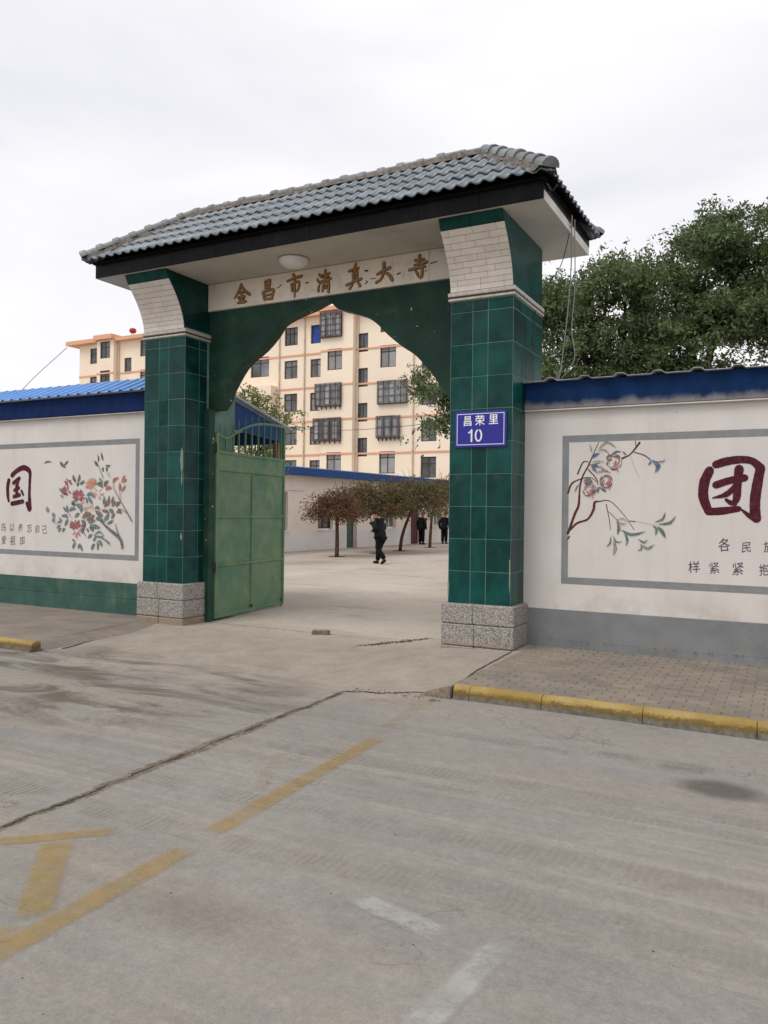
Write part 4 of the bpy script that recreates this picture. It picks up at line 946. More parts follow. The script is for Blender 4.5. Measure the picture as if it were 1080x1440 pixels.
# local x runs away along the building, local -y faces the courtyard
def opening_wall(x0, x1, z0, z1, y, opens, depth, name, mat, parent):
    xs = sorted({x0, x1, *[v for o in opens for v in o[:2]]}); zs = sorted({z0, z1, *[v for o in opens for v in o[2:4]]})
    m = MB()
    def inside(cx, cz): return any(a < cx < b and c < cz < d_ for a, b, c, d_ in [o[:4] for o in opens])
    for a, b in zip(xs[:-1], xs[1:]):
        for c, d_ in zip(zs[:-1], zs[1:]):
            if not inside((a+b)/2, (c+d_)/2): m.quad((a, y, c), (b, y, c), (b, y, d_), (a, y, d_))
    for a, b, c, d_ in [o[:4] for o in opens]:
        e = y+depth
        m.quad((a, y, c), (a, e, c), (b, e, c), (b, y, c)); m.quad((a, y, d_), (b, y, d_), (b, e, d_), (a, e, d_))
        m.quad((a, y, c), (a, y, d_), (a, e, d_), (a, e, c)); m.quad((b, y, c), (b, e, c), (b, e, d_), (b, y, d_))
    return m.build(name, mat, parent, fix=False)
def window(parent, a, b, c, d_, y, nx=2, nz=1, frame='window_frame', fw_=.05, name='window', back=None, top=None):
    m = MB(); t = .03
    m.box(a, a+fw_, y-t, y+t, c, d_).box(b-fw_, b, y-t, y+t, c, d_).box(a+fw_, b-fw_, y-t, y+t, c, c+fw_).box(a+fw_, b-fw_, y-t, y+t, d_-fw_, d_)
    for i in range(1, nx): x = a+(b-a)*i/nx; m.box(x-fw_*.4, x+fw_*.4, y-t*.8, y+t*.8, c+fw_, d_-fw_)
    if top: m.box(a+fw_, b-fw_, y-t*.7, y+t*.7, c+(d_-c)*top-fw_*.4, c+(d_-c)*top+fw_*.4)
    w = m.build(name, frame, parent)
    for i in range(nx):
        xa, xb = a+(b-a)*i/nx, a+(b-a)*(i+1)/nx
        mt = 'glass' if (back is None or (back == 'curtain' and random.random() < .45)) else back
        MB().quad((xa+.01, y+.012, c+.01), (xb-.01, y+.012, c+.01), (xb-.01, y+.012, d_-.01), (xa+.01, y+.012, d_-.01)).build('pane', mt, w, fix=False)
    return w
ops = [(2.43, 3.6, .92, 2.4), (4.75, 5.65, .0, 2.15), (8.3, 9.4, .9, 2.4), (11.0, 12.0, 0, 2.15), (13.7, 14.8, .95, 2.4), (-.9, .25, .9, 2.55), (-4, -2.8, .9, 2.4)]
opening_wall(-8, 22, -.05, 3.4, 0, ops, .22, 'wall', 'low_wall', low)
MB().quad((22, 0, -.05), (22, 6, -.05), (22, 6, 3.4), (22, 0, 3.4)).quad((-8, 6, -.05), (-8, 0, -.05), (-8, 0, 3.4), (-8, 6, 3.4)).build('wall', 'low_wall', low, fix=False)
segs = [-8, -4, -2.8, -.9, .25, 2.43, 3.6, 4.75, 5.65, 8.3, 9.4, 11, 12, 13.7, 14.8, 22]
for a, b in zip(segs[:-1], segs[1:]):
    if (a, b) not in ((4.75, 5.65), (11, 12)): MB().box(a, b, -.012, .01, -.02, .86).build('dado', 'low_dado', low)
for a, b, c, d_ in ops:
    if c > .5:
        window(low, a+.02, b-.02, c+.02, d_-.02, .16, 2, 1, 'window_frame' if a < 5 else 'window_frame_white', .06, top=.7)
        MB().box(a-.08, b+.08, -.06, .05, c-.06, c-.001).build('sill', 'low_dado', low)
dr = MB().box(4.78, 5.2, .12, .17, .0, 2.12).build('door', 'door_green', low); MB().box(5.2, 5.62, .19, .21, 0, 2.12).build('door_panel', 'glass', dr)
dr = MB().box(11.03, 11.97, .1, .15, .0, 2.12).build('door', 'door_red', low); MB().box(11.15, 11.85, .085, .099, 1.1, 1.95).build('door_panel', 'door_red', dr)
MB().box(-.2, 1.35, -.05, .0, 2.62, 2.72).build('lintel_ledge', 'low_dado', low)
MB().box(-8.3, 22.3, -.45, .1, 3.25, 3.3).build('soffit', 'low_dado', low)
MB().bevbox(-8.3, 22.3, -.5, -.44, 3.24, 3.58, .01).build('fascia', 'shed_blue', low)
MB().prism([(-.52, 3.585), (6.2, 3.9), (6.2, 3.95), (-.52, 3.62)], 0, -8.3, 22.3).build('roof', 'sheet_blue', low)
# ------------------------------------------------------------------ apartment block
apt = empty('apartment_building', 'six-storey cream apartment block with orange floor bands seen through the arch', 'building', (-36, 45, 0))
AY = 45.
wins = []; FH = 2.77
def W_(a, b, c, d_, y=AY, **k): wins.append((a, b, c, d_, y, k))
for k in range(6):
    dz = -FH*k
    W_(-34.15, -32.83, 15.54+dz, 17.05+dz, nx=3 if k < 1 else 2, top=.66)
    if k != 0: W_(-31.55, -30.62 if k in (2, 3) else -30.36, 15.5+dz, 17.0+dz, nx=2, top=.7, back='curtain')
    else: W_(-31.55, -30.32, 15.5, 17.03, nx=1, back='curtain_blue')
    W_(-27.1, -26.14, 14.43+dz, 15.91+dz, nx=2)
    if k: W_(-25.05, -23.65, 15.82+dz, 17.55+dz, nx=2, top=.72, back='curtain')
    else: W_(-25.05, -23.65, 15.82+dz, 17.2, nx=2)
    W_(-21.45, -20.15, 15.45+dz, 17.05+dz, nx=2, top=.68)
    W_(-37.66, -35.72, 15.9+dz-.0, 17.6+dz, nx=2, top=.7)
    W_(-57.15, -56.1, 15.83+dz, 17.33+dz, nx=1, top=.66)
    W_(-52.56, -51.64, 14.55+dz, 16.05+dz, nx=1)
    W_(-50.55, -49.2, 16.03+dz, 17.56+dz, nx=2, top=.66)
    for x in (-47.2, -44.3, -41.2): W_(x, x+1.4, 15.9+dz, 17.5+dz, nx=2)
main = [w for w in wins]
a = opening_wall(-58.6, -15, 0, 17.72, AY, [w[:4] for w in main if w[2] > .2], .25, 'wall', 'apartment', None); child(a, apt)
child(MB().quad((-15, AY, 0), (-15, AY+11, 0), (-15, AY+11, 17.75), (-15, AY, 17.75)).quad((-58.6, AY+11, 0), (-58.6, AY, 0), (-58.6, AY, 17.75), (-58.6, AY+11, 17.75)).build('wall', 'apartment', fix=False), apt)
# projecting bays
BY = AY-.55
bayo = []
for k in range(6):
    dz = -FH*k; bayo.append((-29.57, -28.2, 15.85+dz, 17.55+dz))
b1 = opening_wall(-30.2, -27.2, 0, 17.82, BY, [o for o in bayo if o[2] > .2], .2, 'bay', 'apartment', None); child(b1, apt)
bayl = [(-55.17, -53.86, 16.1-FH*k, 17.7-FH*k) for k in range(6)]
b2 = opening_wall(-55.6, -53.4, 0, 17.82, BY, [o for o in bayl if o[2] > .2], .2, 'bay', 'apartment', None); child(b2, apt)
child(MB().quad((-27.2, BY, 0), (-27.2, AY, 0), (-27.2, AY, 17.75), (-27.2, BY, 17.75)).quad((-30.2, AY, 0), (-30.2, BY, 0), (-30.2, BY, 17.75), (-30.2, AY, 17.75)).build('bay', 'apartment', fix=False), apt)
child(MB().quad((-53.4, BY, 0), (-53.4, AY, 0), (-53.4, AY, 17.75), (-53.4, BY, 17.75)).quad((-55.6, AY, 0), (-55.6, BY, 0), (-55.6, BY, 17.75), (-55.6, AY, 17.75)).build('bay', 'apartment', fix=False), apt)
bl = MB().box(-38.2, -34.85, AY-.9, AY-.001, 0, 12.2); child(bl.build('bay', 'apartment'), apt)
for i, o in enumerate(bayo):
    if o[2] > .2 and i in (1, 4): w = window(None, *o, BY+.1, 2, 1, 'window_frame', .07, top=.68, back='curtain'); child(w, apt)
    elif o[2] > .2: w = window(None, *o, BY+.1, 2, 1, 'window_frame_white', .07, back='curtain'); child(w, apt)
for i, o in enumerate(bayl):
    if o[2] > .2: child(window(None, *o, BY+.1, 2, 1, 'window_frame', .07, top=.66), apt)
for (a_, b_, c, d_, y, k) in main:
    if c > .2: child(window(None, a_, b_, c, d_, y+.14, frame='window_frame', fw_=.07, **k), apt)
def cage(x0, x1, z0, z1, y0, y1, nx, nz, brackets=True):
    m = MB(); r = .017
    for z in np.linspace(z0, z1, nz+1): m.box(x0, x1, y0-r, y0+r, z-r, z+r)
    for x in np.linspace(x0, x1, nx+1): m.box(x-r, x+r, y0-r-.004, y0+r-.004, z0, z1)
    for x in (x0, x1):
        for z in np.linspace(z0, z1, nz+1): m.box(x-r, x+r, y0, y1, z-r, z+r)
        for y in np.linspace(y0, y1, 3)[1:-1]: m.box(x-r+.003, x+r+.003, y-r, y+r, z0, z1)
    for x in np.linspace(x0+.1, x1-.1, 6) if brackets else ():
        m.prism([(y0, z0-.02), (y1, z0-.02), (y1, z0-.3)], 0, x-.02, x+.02)
    g = child(m.build('window_cage', 'cage'), apt)
    child(MB().quad((x0+.03, y0+.06, z0+.03), (x1-.03, y0+.06, z0+.03), (x1-.03, y0+.06, z1-.03), (x0+.03, y0+.06, z1-.03)).build('pane', 'glass', fix=False), g)
    child(MB().box(x0, x1, y0, y1, z0-.06, z0-.022).build('cage_floor', 'cage'), g)
    for i in range(3):
        w_ = (x1-x0)/4; xa = x0+.15+i*(x1-x0)/3
        child(MB().quad((xa, y0+.05, z0+.15), (xa+w_*.6, y0+.05, z0+.15), (xa+w_*.6, y0+.05, z1-.3), (xa, y0+.05, z1-.3)).build('curtain', 'curtain', fix=False), g)
cage(-30.17, -28.2, 15.75, 17.66, BY-.24, BY-.01, 4, 4, False)
cage(-30.6, -28.2, 10.2, 12.0, BY-.24, BY-.01, 5, 3)
cage(-30.75, -28.2, 7.42, 9.22, BY-.24, BY-.01, 5, 3)
cage(-25.15, -22.6, 10.2, 11.95, AY-.24, AY-.01, 5, 3, False)
cage(-25.2, -23.2, 7.55, 9.2, AY-.3, AY-.01, 3, 2)
for k in range(6):
    z = 14.66-FH*k
    for (a_, b_, y) in ((-58.62, -55.605, AY), (-55.62, -53.38, BY), (-53.395, -30.205, AY), (-30.22, -27.18, BY), (-27.195, -14.98, AY)):
        child(MB().box(a_, b_, y-.05, y+.02, z-.07, z+.07).build('floor_band', 'apartment_band'), apt)
for (a_, b_, y, z0, z1) in ((-59.9, -55.7, AY-.6, 17.75, 18.12), (-55.7, -53.3, BY-.4, 17.85, 18.28), (-53.3, -30.3, AY-.6, 17.66, 17.98), (-30.3, -27.1, BY-.4, 17.82, 18.15), (-27.1, -14.4, AY-.6, 17.66, 17.98)):
    child(MB().box(a_, b_-.002, y, AY+11.5, z0, z1).build('roof_eave', 'apartment_band'), apt)
for x, y in ((-34.62, AY), (-27.0, AY), (-22.1, AY), (-53.2, AY), (-32.1, AY)):
    child(MB().tube([(x, y-.09, .1), (x, y-.09, 17.9)], .06, 6).build('drainpipe', 'pipe'), apt)
td = empty('roof_tank', 'small round red tank on the apartment roof edge, far left', 'tank', (-51.4, 44.9, 17.98))
MB().tube([(-.15, 0, 0), (-.15, 0, .35)], .03, 6).build('leg', 'steel', td); MB().tube([(.15, 0, 0), (.15, 0, .35)], .03, 6).build('leg', 'steel', td)
MB().lathe([(.005, .28), (.2, .31), (.3, .4), (.34, .53), (.3, .66), (.2, .75), (.005, .78)], 0, 0, 16).build('barrel', 'red_paint', td, True)
# ------------------------------------------------------------------ trees
def leaf_cloud(anch, per, spread, size, aspect=.45, droop=.5, flat=1.0):
    # leaflets set in pairs along short drooping twigs, one quad each
    A = np.repeat(anch, per, 0); n = len(A)
    d = RNG.normal(0, 1, (len(anch), 3)); d[:, 2] = d[:, 2]*.5-droop; d /= np.linalg.norm(d, axis=1)[:, None]
    D = np.repeat(d, per, 0); t = np.tile(np.linspace(0, 1, per), len(anch))
    c = A+D*(t*spread)[:, None]+RNG.normal(0, .012, (n, 3))
    side = np.cross(D, RNG.normal(0, 1, (n, 3))); side /= np.linalg.norm(side, axis=1)[:, None]+1e-9
    ax = side*.8+D*.5; ax /= np.linalg.norm(ax, axis=1)[:, None]
    b = np.cross(ax, RNG.normal(0, 1, (n, 3))+np.array([0, 0, 1.2])); b /= np.linalg.norm(b, axis=1)[:, None]+1e-9
    s = size*RNG.uniform(.65, 1.25, n)[:, None]
    p0 = c; p1 = c+ax*s*.5+b*s*aspect*.5; p2 = c+ax*s; p3 = c+ax*s*.5-b*s*aspect*.5
    return np.stack([p0, p1, p2, p3], 1).reshape(-1, 3)
def quads_obj(name, V, mat, parent):
    n = len(V)//4; me = bpy.data.meshes.new(name); me.vertices.add(len(V)); me.vertices.foreach_set('co', V.astype(np.float32).ravel())
    me.loops.add(len(V)); me.loops.foreach_set('vertex_index', np.arange(len(V), dtype=np.int32)); me.polygons.add(n)
    me.polygons.foreach_set('loop_start', np.arange(0, len(V), 4, dtype=np.int32)); me.update(calc_edges=True); me.materials.append(M[mat])
    return link(name, me, parent)
def limb_paths(base, top, n, out, rise):
    L_ = []
    for i in range(n):
        a = 6.283*i/n+random.uniform(-.5, .5); s_ = random.uniform(.55, 1); r = out*random.uniform(.6, 1)
        p0 = base+(top-base)*s_; p3 = p0+Vector((math.cos(a)*r, math.sin(a)*r, rise*random.uniform(.5, 1.1)))
        p1 = p0+(p3-p0)*.35+Vector((0, 0, .25*rise*random.random())); p2 = p0+(p3-p0)*.7+Vector((random.uniform(-.2, .2), random.uniform(-.2, .2), .1))
        L_.append([p0, p1, p2, p3])
    return L_
def big_tree(x, y, h, clumps, label, mat='leaf_locust', trunk_r=.16, size=.085, n_anch=3000, group=None, fork=.45, name='locust_tree'):
    t = empty(name, label, 'tree', (x, y, 0), group)
    base = Vector((0, 0, -.05)); top = Vector((random.uniform(-.2, .2), random.uniform(-.2, .2), h*fork))
    m = MB(); m.tube([base, base+(top-base)*.5+Vector((.06, .03, 0)), top], [trunk_r*1.25, trunk_r, trunk_r*.8], 9)
    limbs = []
    for (cx, cy, cz, rx, ry, rz) in clumps:
        e = Vector((cx, cy, cz)); p1 = top+(e-top)*.4+Vector((random.uniform(-.2, .2), random.uniform(-.2, .2), .2)); p0 = base+(top-base)*random.uniform(.75, 1)
        pth = smooth_path([p0, p1, e+Vector((0, 0, rz*.3))], 4); m.tube(pth, list(np.linspace(trunk_r*.55, .02, len(pth))), 6); limbs.append(pth)
        for q in range(5):
            i = random.randrange(len(pth)//2, len(pth)); dv = Vector(np.random.default_rng(random.randrange(9999)).normal(0, 1, 3)); dv.normalize()
            m.tube([pth[i], Vector(pth[i])+Vector((dv.x*rx*.8, dv.y*ry*.8, dv.z*rz*.7+.1))], [.022, .007], 5)
    m.build('trunk', 'bark', t, True)
    vol = np.array([c[3]*c[4]*c[5] for c in clumps])**.8; vol = vol/vol.sum(); parts = []
    for (cx, cy, cz, rx, ry, rz), f in zip(clumps, vol):
        k = int(n_anch*f); ns = max(9, int(24*(rx*ry*rz)**.4))
        u = RNG.normal(0, 1, (ns, 3)); u /= np.linalg.norm(u, axis=1)[:, None]; rad = RNG.uniform(.35, 1.02, ns)
        cen = np.array([cx, cy, cz])+u*rad[:, None]*np.array([rx, ry, rz])
        pick = RNG.integers(0, ns, k); g = RNG.normal(0, 1, (k, 3))*np.array([.2, .2, .1])*RNG.uniform(.55, 1.25, ns)[pick][:, None]
        # boughs: flattened tufts that sag at the rim
        g[:, 2] -= .55*(g[:, 0]**2+g[:, 1]**2)*2
        parts.append(cen[pick]+g)
        ks = max(4, k//90); us = RNG.normal(0, 1, (ks, 3)); us[:, 2] = np.abs(us[:, 2]); us /= np.linalg.norm(us, axis=1)[:, None]
        parts.append(np.array([cx, cy, cz])+us*RNG.uniform(1.05, 1.3, ks)[:, None]*np.array([rx, ry, rz]))
    A = np.concatenate(parts); quads_obj('crown', leaf_cloud(A, 9, .3, size), mat, t); return t
TY = 8.5
def cl(*a): return list(a)
big_tree(.2, TY, 7.6, cl((-1.4, 0, 5.0, 1.0, 1.0, .9), (-.8, .3, 6.2, 1.0, 1.0, .9), (.3, 0, 5.5, 1.2, 1.2, 1.1), (.0, -.3, 6.75, .85, .9, .65), (.8, .3, 4.8, .9, 1, .8), (-1.7, .4, 6.3, .6, .7, .6), (.7, 0, 6.6, .7, .8, .65), (-.4, 0, 4.5, 1.0, 1, .7), (-1.5, .2, 4.2, .9, .9, .6), (.6, .2, 4.1, 1.1, .9, .5), (-1.0, .3, 6.95, .7, .7, .5), (-1.7, .2, 6.8, .5, .5, .4), (.3, 0, 7.2, .6, .6, .45)),
         'dark green leafy tree behind the wall, next to the right pillar', n_anch=6400, size=.1)
big_tree(2.0, TY+.8, 8.6, cl((0, 0, 7.5, 1.0, 1.0, .85), (-.7, .2, 6.5, 1.0, 1.1, 1.0), (.5, -.2, 6.4, 1.1, 1.1, 1.0), (-.3, -.4, 5.5, 1.3, 1.1, .9), (.9, .3, 7.5, .8, .9, .75), (.3, .2, 8.2, .6, .6, .5), (-.8, .2, 7.3, .5, .6, .5)),
         'tallest dark green leafy tree rising behind the right wall', n_anch=5000, size=.1)
big_tree(3.9, TY+.3, 8.4, cl((0, 0, 7.1, 1.1, 1.1, 1.0), (-.5, .1, 6.1, .9, 1.1, .9), (.8, 0, 6.4, 1.1, 1.1, 1.0), (.7, .2, 7.8, .9, .9, .7), (-.2, 0, 7.9, .6, .7, .5), (-.1, -.2, 5.5, .7, .8, .5)),
         'dark green leafy tree cut by the right picture edge, behind the wall', n_anch=4400, size=.1)
big_tree(-4.4, 13.5, 7, cl((-2.3, 0, 5.95, .5, .5, .4), (-1.65, 0, 5.45, .5, .5, .42), (-1.85, 0, 4.65, .55, .5, .28), (-1.2, .1, 5.0, .5, .6, .5), (-.3, 0, 5.7, 1, 1, 1), (.4, .2, 4.9, .8, .9, .8), (-.6, .2, 4.9, .6, .7, .5)),
         'leafy branches showing in the arch beside the right pillar', n_anch=1900, trunk_r=.12, size=.12)
big_tree(-11.5, 11.2, 5.6, cl((.1, 0, 5.3, .55, .6, .3), (-.6, .2, 5.5, .5, .6, .35), (.75, 0, 4.75, .7, .6, .3), (-.1, 0, 4.6, .9, .8, .4), (.2, 0, 3.8, .8, .8, .4), (.5, -.3, 3.1, .9, .5, .4)),
         'thin yellow-green tree behind the lean-to canopy', 'leaf_pale', .06, .11, 620, name='sapling_tree')
def umbrella_tree(x, y, rad, zb, zt, lean, label, n=900, red=.25):
    n = int(n*1.35)
    t = empty('umbrella_tree', label, 'tree', (x, y, 0), 'umbrella trees in the courtyard')
    m = MB(); tp = Vector((lean, 0, zb+.25)); m.tube([tuple(q) for q in smooth_path([(0, 0, -.03), (lean*.15, .02, zb*.4), (lean*.55, 0, zb*.8), tuple(tp)], 4)], list(np.linspace(.085, .06, 13)), 8)
    for i in range(12):
        a = 6.283*i/12+random.uniform(-.2, .2); r = rad*random.uniform(.7, 1); ee = Vector((lean+math.cos(a)*r, math.sin(a)*r, zb+random.uniform(-.1, .25)))
        mid = tp+(ee-tp)*.5+Vector((0, 0, (zt-zb)*random.uniform(.3, .55)))
        m.tube([tuple(q) for q in smooth_path([tp, mid, ee], 4)], list(np.linspace(.035, .008, 9)), 5)
    # bare twigs
    for i in range(26):
        a_ = random.uniform(0, 6.28); r = rad*random.uniform(.2, .9); z = zt-(zt-zb)*.5*(r/rad)**2
        p = Vector((lean+math.cos(a_)*r, math.sin(a_)*r, z-.1)); m.tube([p, p+Vector((random.uniform(-.25, .25), random.uniform(-.25, .25), random.uniform(.2, .5)))], [.008, .003], 4)
    m.build('trunk', 'bark_umb', t, True)
    MB().lathe([(.0, .012), (.3, .012), (.36, .002)], 0, 0, 14).build('soil_patch', 'crumb', t)
    ns = 46; a = RNG.uniform(0, 6.283, ns); wob = 1+.22*np.sin(a*2+x*3)+.16*np.sin(a*3+y)+.1*np.sin(a*7)
    rr = rad*np.sqrt(RNG.uniform(.02, 1.05, ns))*wob; q = np.clip(rr/rad, 0, 1.3)
    zc = zt-(zt-zb)*(.15+.55*q**2)+RNG.normal(0, .12, ns)-.12*(RNG.uniform(0, 1, ns) < .25)
    cen = np.stack([lean+rr*np.cos(a), rr*np.sin(a), zc], -1); pick = RNG.integers(0, ns, n)
    A = cen[pick]+RNG.normal(0, 1, (n, 3))*np.array([.26, .26, .13]); A[:, 2] -= RNG.uniform(0, 1, n)**2*(zt-zb)*.3; A[:, 2] = np.maximum(A[:, 2], zb+.12+RNG.uniform(-.12, .2, n))
    h = int(len(A)*red)
    quads_obj('crown', leaf_cloud(A[h:], 7, .32, .105, .5, .9), 'leaf_umbrella', t)
    quads_obj('crown', leaf_cloud(A[:h], 7, .34, .105, .5, .9), 'leaf_umbrella_red', t)
umbrella_tree(-11.66, 16.6, .82, 1.5, 2.6, 0.0, 'smallest reddish umbrella tree, nearest to the green gate leaf', 620, .75)
umbrella_tree(-11.6, 19.8, 1.45, 1.6, 3.2, -.1, 'brown umbrella tree just behind the walking person', 1400)
umbrella_tree(-11.75, 22.2, 1.7, 1.65, 3.4, .6, 'umbrella tree with leaning trunk right of the walking person', 1400)
umbrella_tree(-12.1, 26.2, 1.9, 1.75, 3.6, .15, 'umbrella tree with straight trunk nearest the right pillar', 1300)
umbrella_tree(-11.6, 31.5, 2.0, 1.95, 3.9, 0, 'farthest umbrella tree, half hidden by the right pillar', 900)

# ------------------------------------------------------------------ people
def skinned(name, joints, edges, mat, parent, levels=2, root=0):
    me = bpy.data.meshes.new(name); me.from_pydata([j[0] for j in joints], edges, []); o = link(name, me)
    sk = o.modifiers.new('s', 'SKIN'); sk.use_smooth_shade = True
    for v, j in zip(me.skin_vertices[0].data, joints): v.radius = (j[1], j[1] if len(j) < 3 else j[2])
    me.skin_vertices[0].data[root].use_root = True
    sb = o.modifiers.new('b', 'SUBSURF'); sb.levels = levels; sb.render_levels = levels
    dg = bpy.context.evaluated_depsgraph_get(); res = bpy.data.meshes.new_from_object(o.evaluated_get(dg))
    bpy.data.objects.remove(o); res.materials.clear(); res.materials.append(M[mat]); res.polygons.foreach_set('use_smooth', [True]*len(res.polygons)); res.name = name
    return link(name, res, parent)
def ell(name, c, r, mat, parent, cut=None, seg=14):
    bm = bmesh.new(); bmesh.ops.create_uvsphere(bm, u_segments=seg, v_segments=10, radius=1)
    if cut is not None: bmesh.ops.bisect_plane(bm, geom=bm.verts[:]+bm.edges[:]+bm.faces[:], plane_co=(0, 0, cut), plane_no=(0, 0, 1), clear_inner=True)
    for v in bm.verts: v.co = Vector((v.co.x*r[0]+c[0], v.co.y*r[1]+c[1], v.co.z*r[2]+c[2]))
    me = bpy.data.meshes.new(name); bm.to_mesh(me); bm.free(); me.materials.append(M[mat]); me.polygons.foreach_set('use_smooth', [True]*len(me.polygons)); return link(name, me, parent)
def person(loc, heading, label, stride=.25, lean=.06, bent=True, scarf=True, h=1.72):
    # local +x is forward
    p = empty('person', label, 'person', loc, rz=heading); s = h/1.72
    hip = Vector((0, 0, .90)); ch = Vector((lean*.7, 0, 1.25)); nk = Vector((lean*1.6, 0, 1.46)); hd = Vector((lean*2.4+.02, 0, 1.6))
    fR, fL = Vector((stride*.75, -.09, .09)), Vector((-stride, .09, .17 if stride > .1 else .09))
    kR, kL = Vector((stride*.55, -.1, .5)), Vector((-stride*.05+.04, .1, .49))
    eR, eL = ch+Vector((-.06, -.27, -.06)), ch+Vector((-.08, .27, -.06))
    hR, hL = (ch+Vector((.17, -.17, -.17)), ch+Vector((.17, .14, -.17))) if bent else (ch+Vector((.02, -.29, -.42)), ch+Vector((.04, .28, -.42)))
    sR, sL = ch+Vector((lean*.5, -.18, .14)), ch+Vector((lean*.5, .18, .14))
    def sub(a, b, t): return a+(b-a)*t
    J = [(hip, .11), (sub(hip, ch, .5), .11), (ch, .11), (nk, .055), (hd, .09, .078), (hd+Vector((.01, 0, .1)), .085, .072),
         (sR, .045), (eR, .035), (hR, .03), (hR+Vector((.08, .01, -.02)), .035, .022), (sL, .045), (eL, .035), (hL, .03), (hL+Vector((.08, -.01, -.02)), .035, .022),
         (hip+Vector((0, -.09, -.06)), .085), (kR, .05), (fR, .032), (fR+Vector((.1, -.0, -.05)), .02), (hip+Vector((0, .09, -.06)), .085), (kL, .05), (fL, .032), (fL+Vector((.08, .0, -.05)), .02)]
    E_ = [(0, 1), (1, 2), (2, 3), (3, 4), (4, 5), (2, 6), (6, 7), (7, 8), (8, 9), (2, 10), (10, 11), (11, 12), (12, 13), (0, 14), (14, 15), (15, 16), (16, 17), (0, 18), (18, 19), (19, 20), (20, 21)]
    skinned('body', [(tuple(j[0]), *j[1:]) for j in J], E_, 'skin', p)
    JJ = [(hip+Vector((-.01, 0, -.14)), .21, .23), (sub(hip, ch, .35), .2, .22), (ch, .195, .22), (nk+Vector((-.02, 0, -.04)), .085), (sR, .1), (eR, .08), (sub(eR, hR, .92), .062), (sL, .1), (eL, .08), (sub(eL, hL, .92), .062)]
    skinned('jacket', [(tuple(j[0]), *j[1:]) for j in JJ[:4]]+[(tuple(sub(ch, nk, .55)), .15, .17)], [(0, 1), (1, 2), (2, 4), (4, 3)], 'jacket', p, 2, 2)
    for a_, b_, c_ in ((sR, eR, hR), (sL, eL, hL)):
        skinned('sleeve', [(tuple(sub(ch, a_, .6)+Vector((0, 0, .05))), .1), (tuple(a_), .1), (tuple(sub(a_, b_, .5)), .092), (tuple(b_), .085), (tuple(sub(b_, c_, .55)), .072), (tuple(sub(b_, c_, .95)), .06)], [(0, 1), (1, 2), (2, 3), (3, 4), (4, 5)], 'jacket', p)
    TT = [(hip, .15), (hip+Vector((0, -.09, -.08)), .12), (kR, .1), (fR, .085), (hip+Vector((0, .09, -.08)), .12), (kL, .1), (fL, .085)]
    skinned('trousers', [(tuple(j[0]), *j[1:]) for j in TT], [(0, 1), (1, 2), (2, 3), (0, 4), (4, 5), (5, 6)], 'trousers', p)
    for f, pit in ((fR, 0), (fL, .55 if stride > .1 else 0)):
        o = skinned('shoe', [((-.06, 0, .0), .062), ((.05, 0, -.0), .066, .06), ((.19, 0, -.02), .052, .036)], [(0, 1), (1, 2)], 'shoe', p, 2)
        o.location = f+Vector((0, 0, -.035)); o.rotation_euler.y = pit
        if pit: o.location.z += -.01
    ell('cap', hd+Vector((.0, 0, .075)), (.118, .1, .12), 'cap', p, .02)
    ell('cap_brim', hd+Vector((.1, 0, .085)), (.07, .075, .014), 'cap', p)
    for sy in (-1, 1): ell('ear', hd+Vector((-.005, sy*.083, .01)), (.025, .014, .034), 'skin', p, seg=8)
    ell('nose', hd+Vector((.1, 0, .01)), (.025, .016, .026), 'skin', p, seg=8)
    for sy in (-1, 1): ell('eye', hd+Vector((.085, sy*.034, .04)), (.012, .014, .009), 'cap', p, seg=8)
    ell('mouth', hd+Vector((.088, 0, -.045)), (.012, .026, .008), 'petal' if 'petal' in M else 'paint_petal_red', p, seg=8)
    if scarf:
        ell('face_mask', hd+Vector((.055, 0, -.035)), (.062, .066, .06), 'mask', p)
        ell('collar', nk+Vector((-.0, 0, .035)), (.085, .095, .05), 'jacket', p)
    p.scale = (s, s, s); return p
person((-8.39, 14.0, 0), R(170), 'person in black jacket and cap with a mask, walking across the courtyard', .25, .1)
person((-14.0, 29.3, 0), R(75), 'person in dark clothes standing by the low building, just left of a tree trunk', .03, .05, False, False, 1.7)
person((-13.35, 30.9, 0), R(95), 'person in black partly hidden by the right pillar', .03, .03, False, False, 1.72)

# ------------------------------------------------------------------ cables and litter on the ground
def cable(pts, label, mat='cable', rad=.007, k=8):
    o = MB().tube([tuple(p) for p in smooth_path(pts, k)], rad, 5).build('cable', mat, None, True); return tag(o, label, 'cable')
cable([(1.36, .55, 5.42), (1.25, .95, 4.8), (1.08, 1.3, 4.0), (1.0, 1.3, 3.42)], 'pale cable hanging straight from the right roof edge to the wall', 'cable_pale', .008)
cable([(1.37, .65, 5.4), (1.28, 1.05, 4.7), (1.18, 1.3, 4.2), (1.22, 1.3, 3.8), (1.02, 1.3, 3.5)], 'pale looping cable bowed away from the right pillar', 'cable_pale', .007)
cable([(1.36, .6, 5.4), (1.1, 1.0, 4.95), (.84, .95, 4.6), (.83, .8, 4.2), (.825, .75, 3.9)], 'thin black wire running down the side of the right pillar', 'cable', .006)
cable([(1.05, 1.0, 3.6), (1.1, 1.2, 3.42), (1.6, 1.3, 3.45), (1.9, 1.4, 3.41)], 'slack grey cable lying on the right wall top', 'cable_pale', .012)
cable([(-70, 45.5, 12.5), (-64, 44, 14.8), (-59.8, 44.5, 17.6)], 'thin overhead wire reaching the far left of the apartment roof', 'cable', .03)
cable([(-34, 40, 9.0), (-27, 38, 7.6), (-20, 36, 7.2), (-12, 34, 7.4)], 'thin wire crossing in front of the apartment block', 'cable', .018)
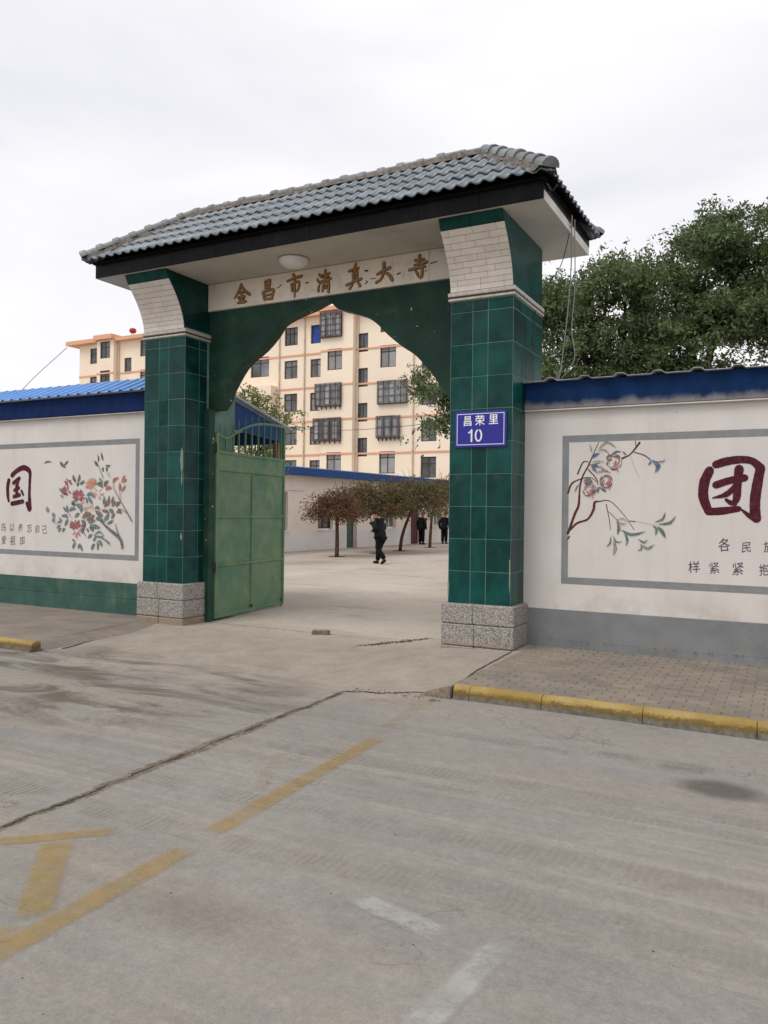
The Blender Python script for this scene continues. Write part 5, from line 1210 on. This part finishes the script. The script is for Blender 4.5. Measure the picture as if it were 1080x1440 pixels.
cable([(3.18, 4.6, 3.3), (3.1, 4.6, 4.2)], 'thin rod standing behind the right wall', 'cable_pale', .01)
cable([(1.42, -.35, 5.44), (1.34, -.28, 5.43), (1.33, -.45, 5.44)], 'short rod at the right corner of the roof edge', 'cable', .012)
def lump(name, loc, dims, label, rz, mat='rubble', seed=1):
    r = random.Random(seed); m = MB().bevbox(-dims[0]/2, dims[0]/2, -dims[1]/2, dims[1]/2, 0, dims[2], min(dims)*.18)
    m.v = [(x+r.uniform(-.008, .008), y+r.uniform(-.008, .008), z*(1+r.uniform(-.15, .1))-.004) for x, y, z in m.v]
    o = m.build(name, mat, None, False, True, loc); o.rotation_euler.z = rz; return tag(o, label, 'rubble')
lump('broken_brick', (-2.08, .34, float(gz(-2.08, .34))), (.24, .11, .07), 'broken brick lying alone in the gateway', .35)
lump('stone_chip', (.88, -2.42, 0), (.06, .05, .025), 'small reddish stone chip on the road by the kerb end', .5, 'rubble', 3)
def crumbs():
    m = MB()
    def bit(x, y, s_):
        z = float(gz(x, y)); n = len(m.v); k = 5
        for i in range(k): a = 6.28*i/k+random.random(); m.v.append((x+math.cos(a)*s_, y+math.sin(a)*s_, z+.001))
        m.v.append((x, y, z+s_*.9)); m.f += [(n+i, n+(i+1) % k, n+k) for i in range(k)]
    for i in range(420):
        t = random.betavariate(2, 2); x = -1.25+.75*t+random.gauss(0, .02); y = -.3+1.05*t+random.gauss(0, .05+.03*t); bit(x, y, random.uniform(.004, .014))
    for i in range(260): bit(random.uniform(-6, 5), random.uniform(-8, 1), random.uniform(.002, .006))
    for i in range(120): x = random.uniform(0, .95); bit(x, -2.4+.15*x+random.gauss(0, .05), random.uniform(.004, .012))
    for i in range(160): x = random.uniform(.9, 4.5); bit(x, .46+random.gauss(0, .015), random.uniform(.004, .01)); m.v[-6:] = [(a, b, c+.1) for a, b, c in m.v[-6:]]
    o = m.build('gravel_crumbs', 'crumb'); o['kind'] = 'stuff'; tag(o, 'dark gravel crumbs scattered on the road and in the gateway', 'gravel')
crumbs()
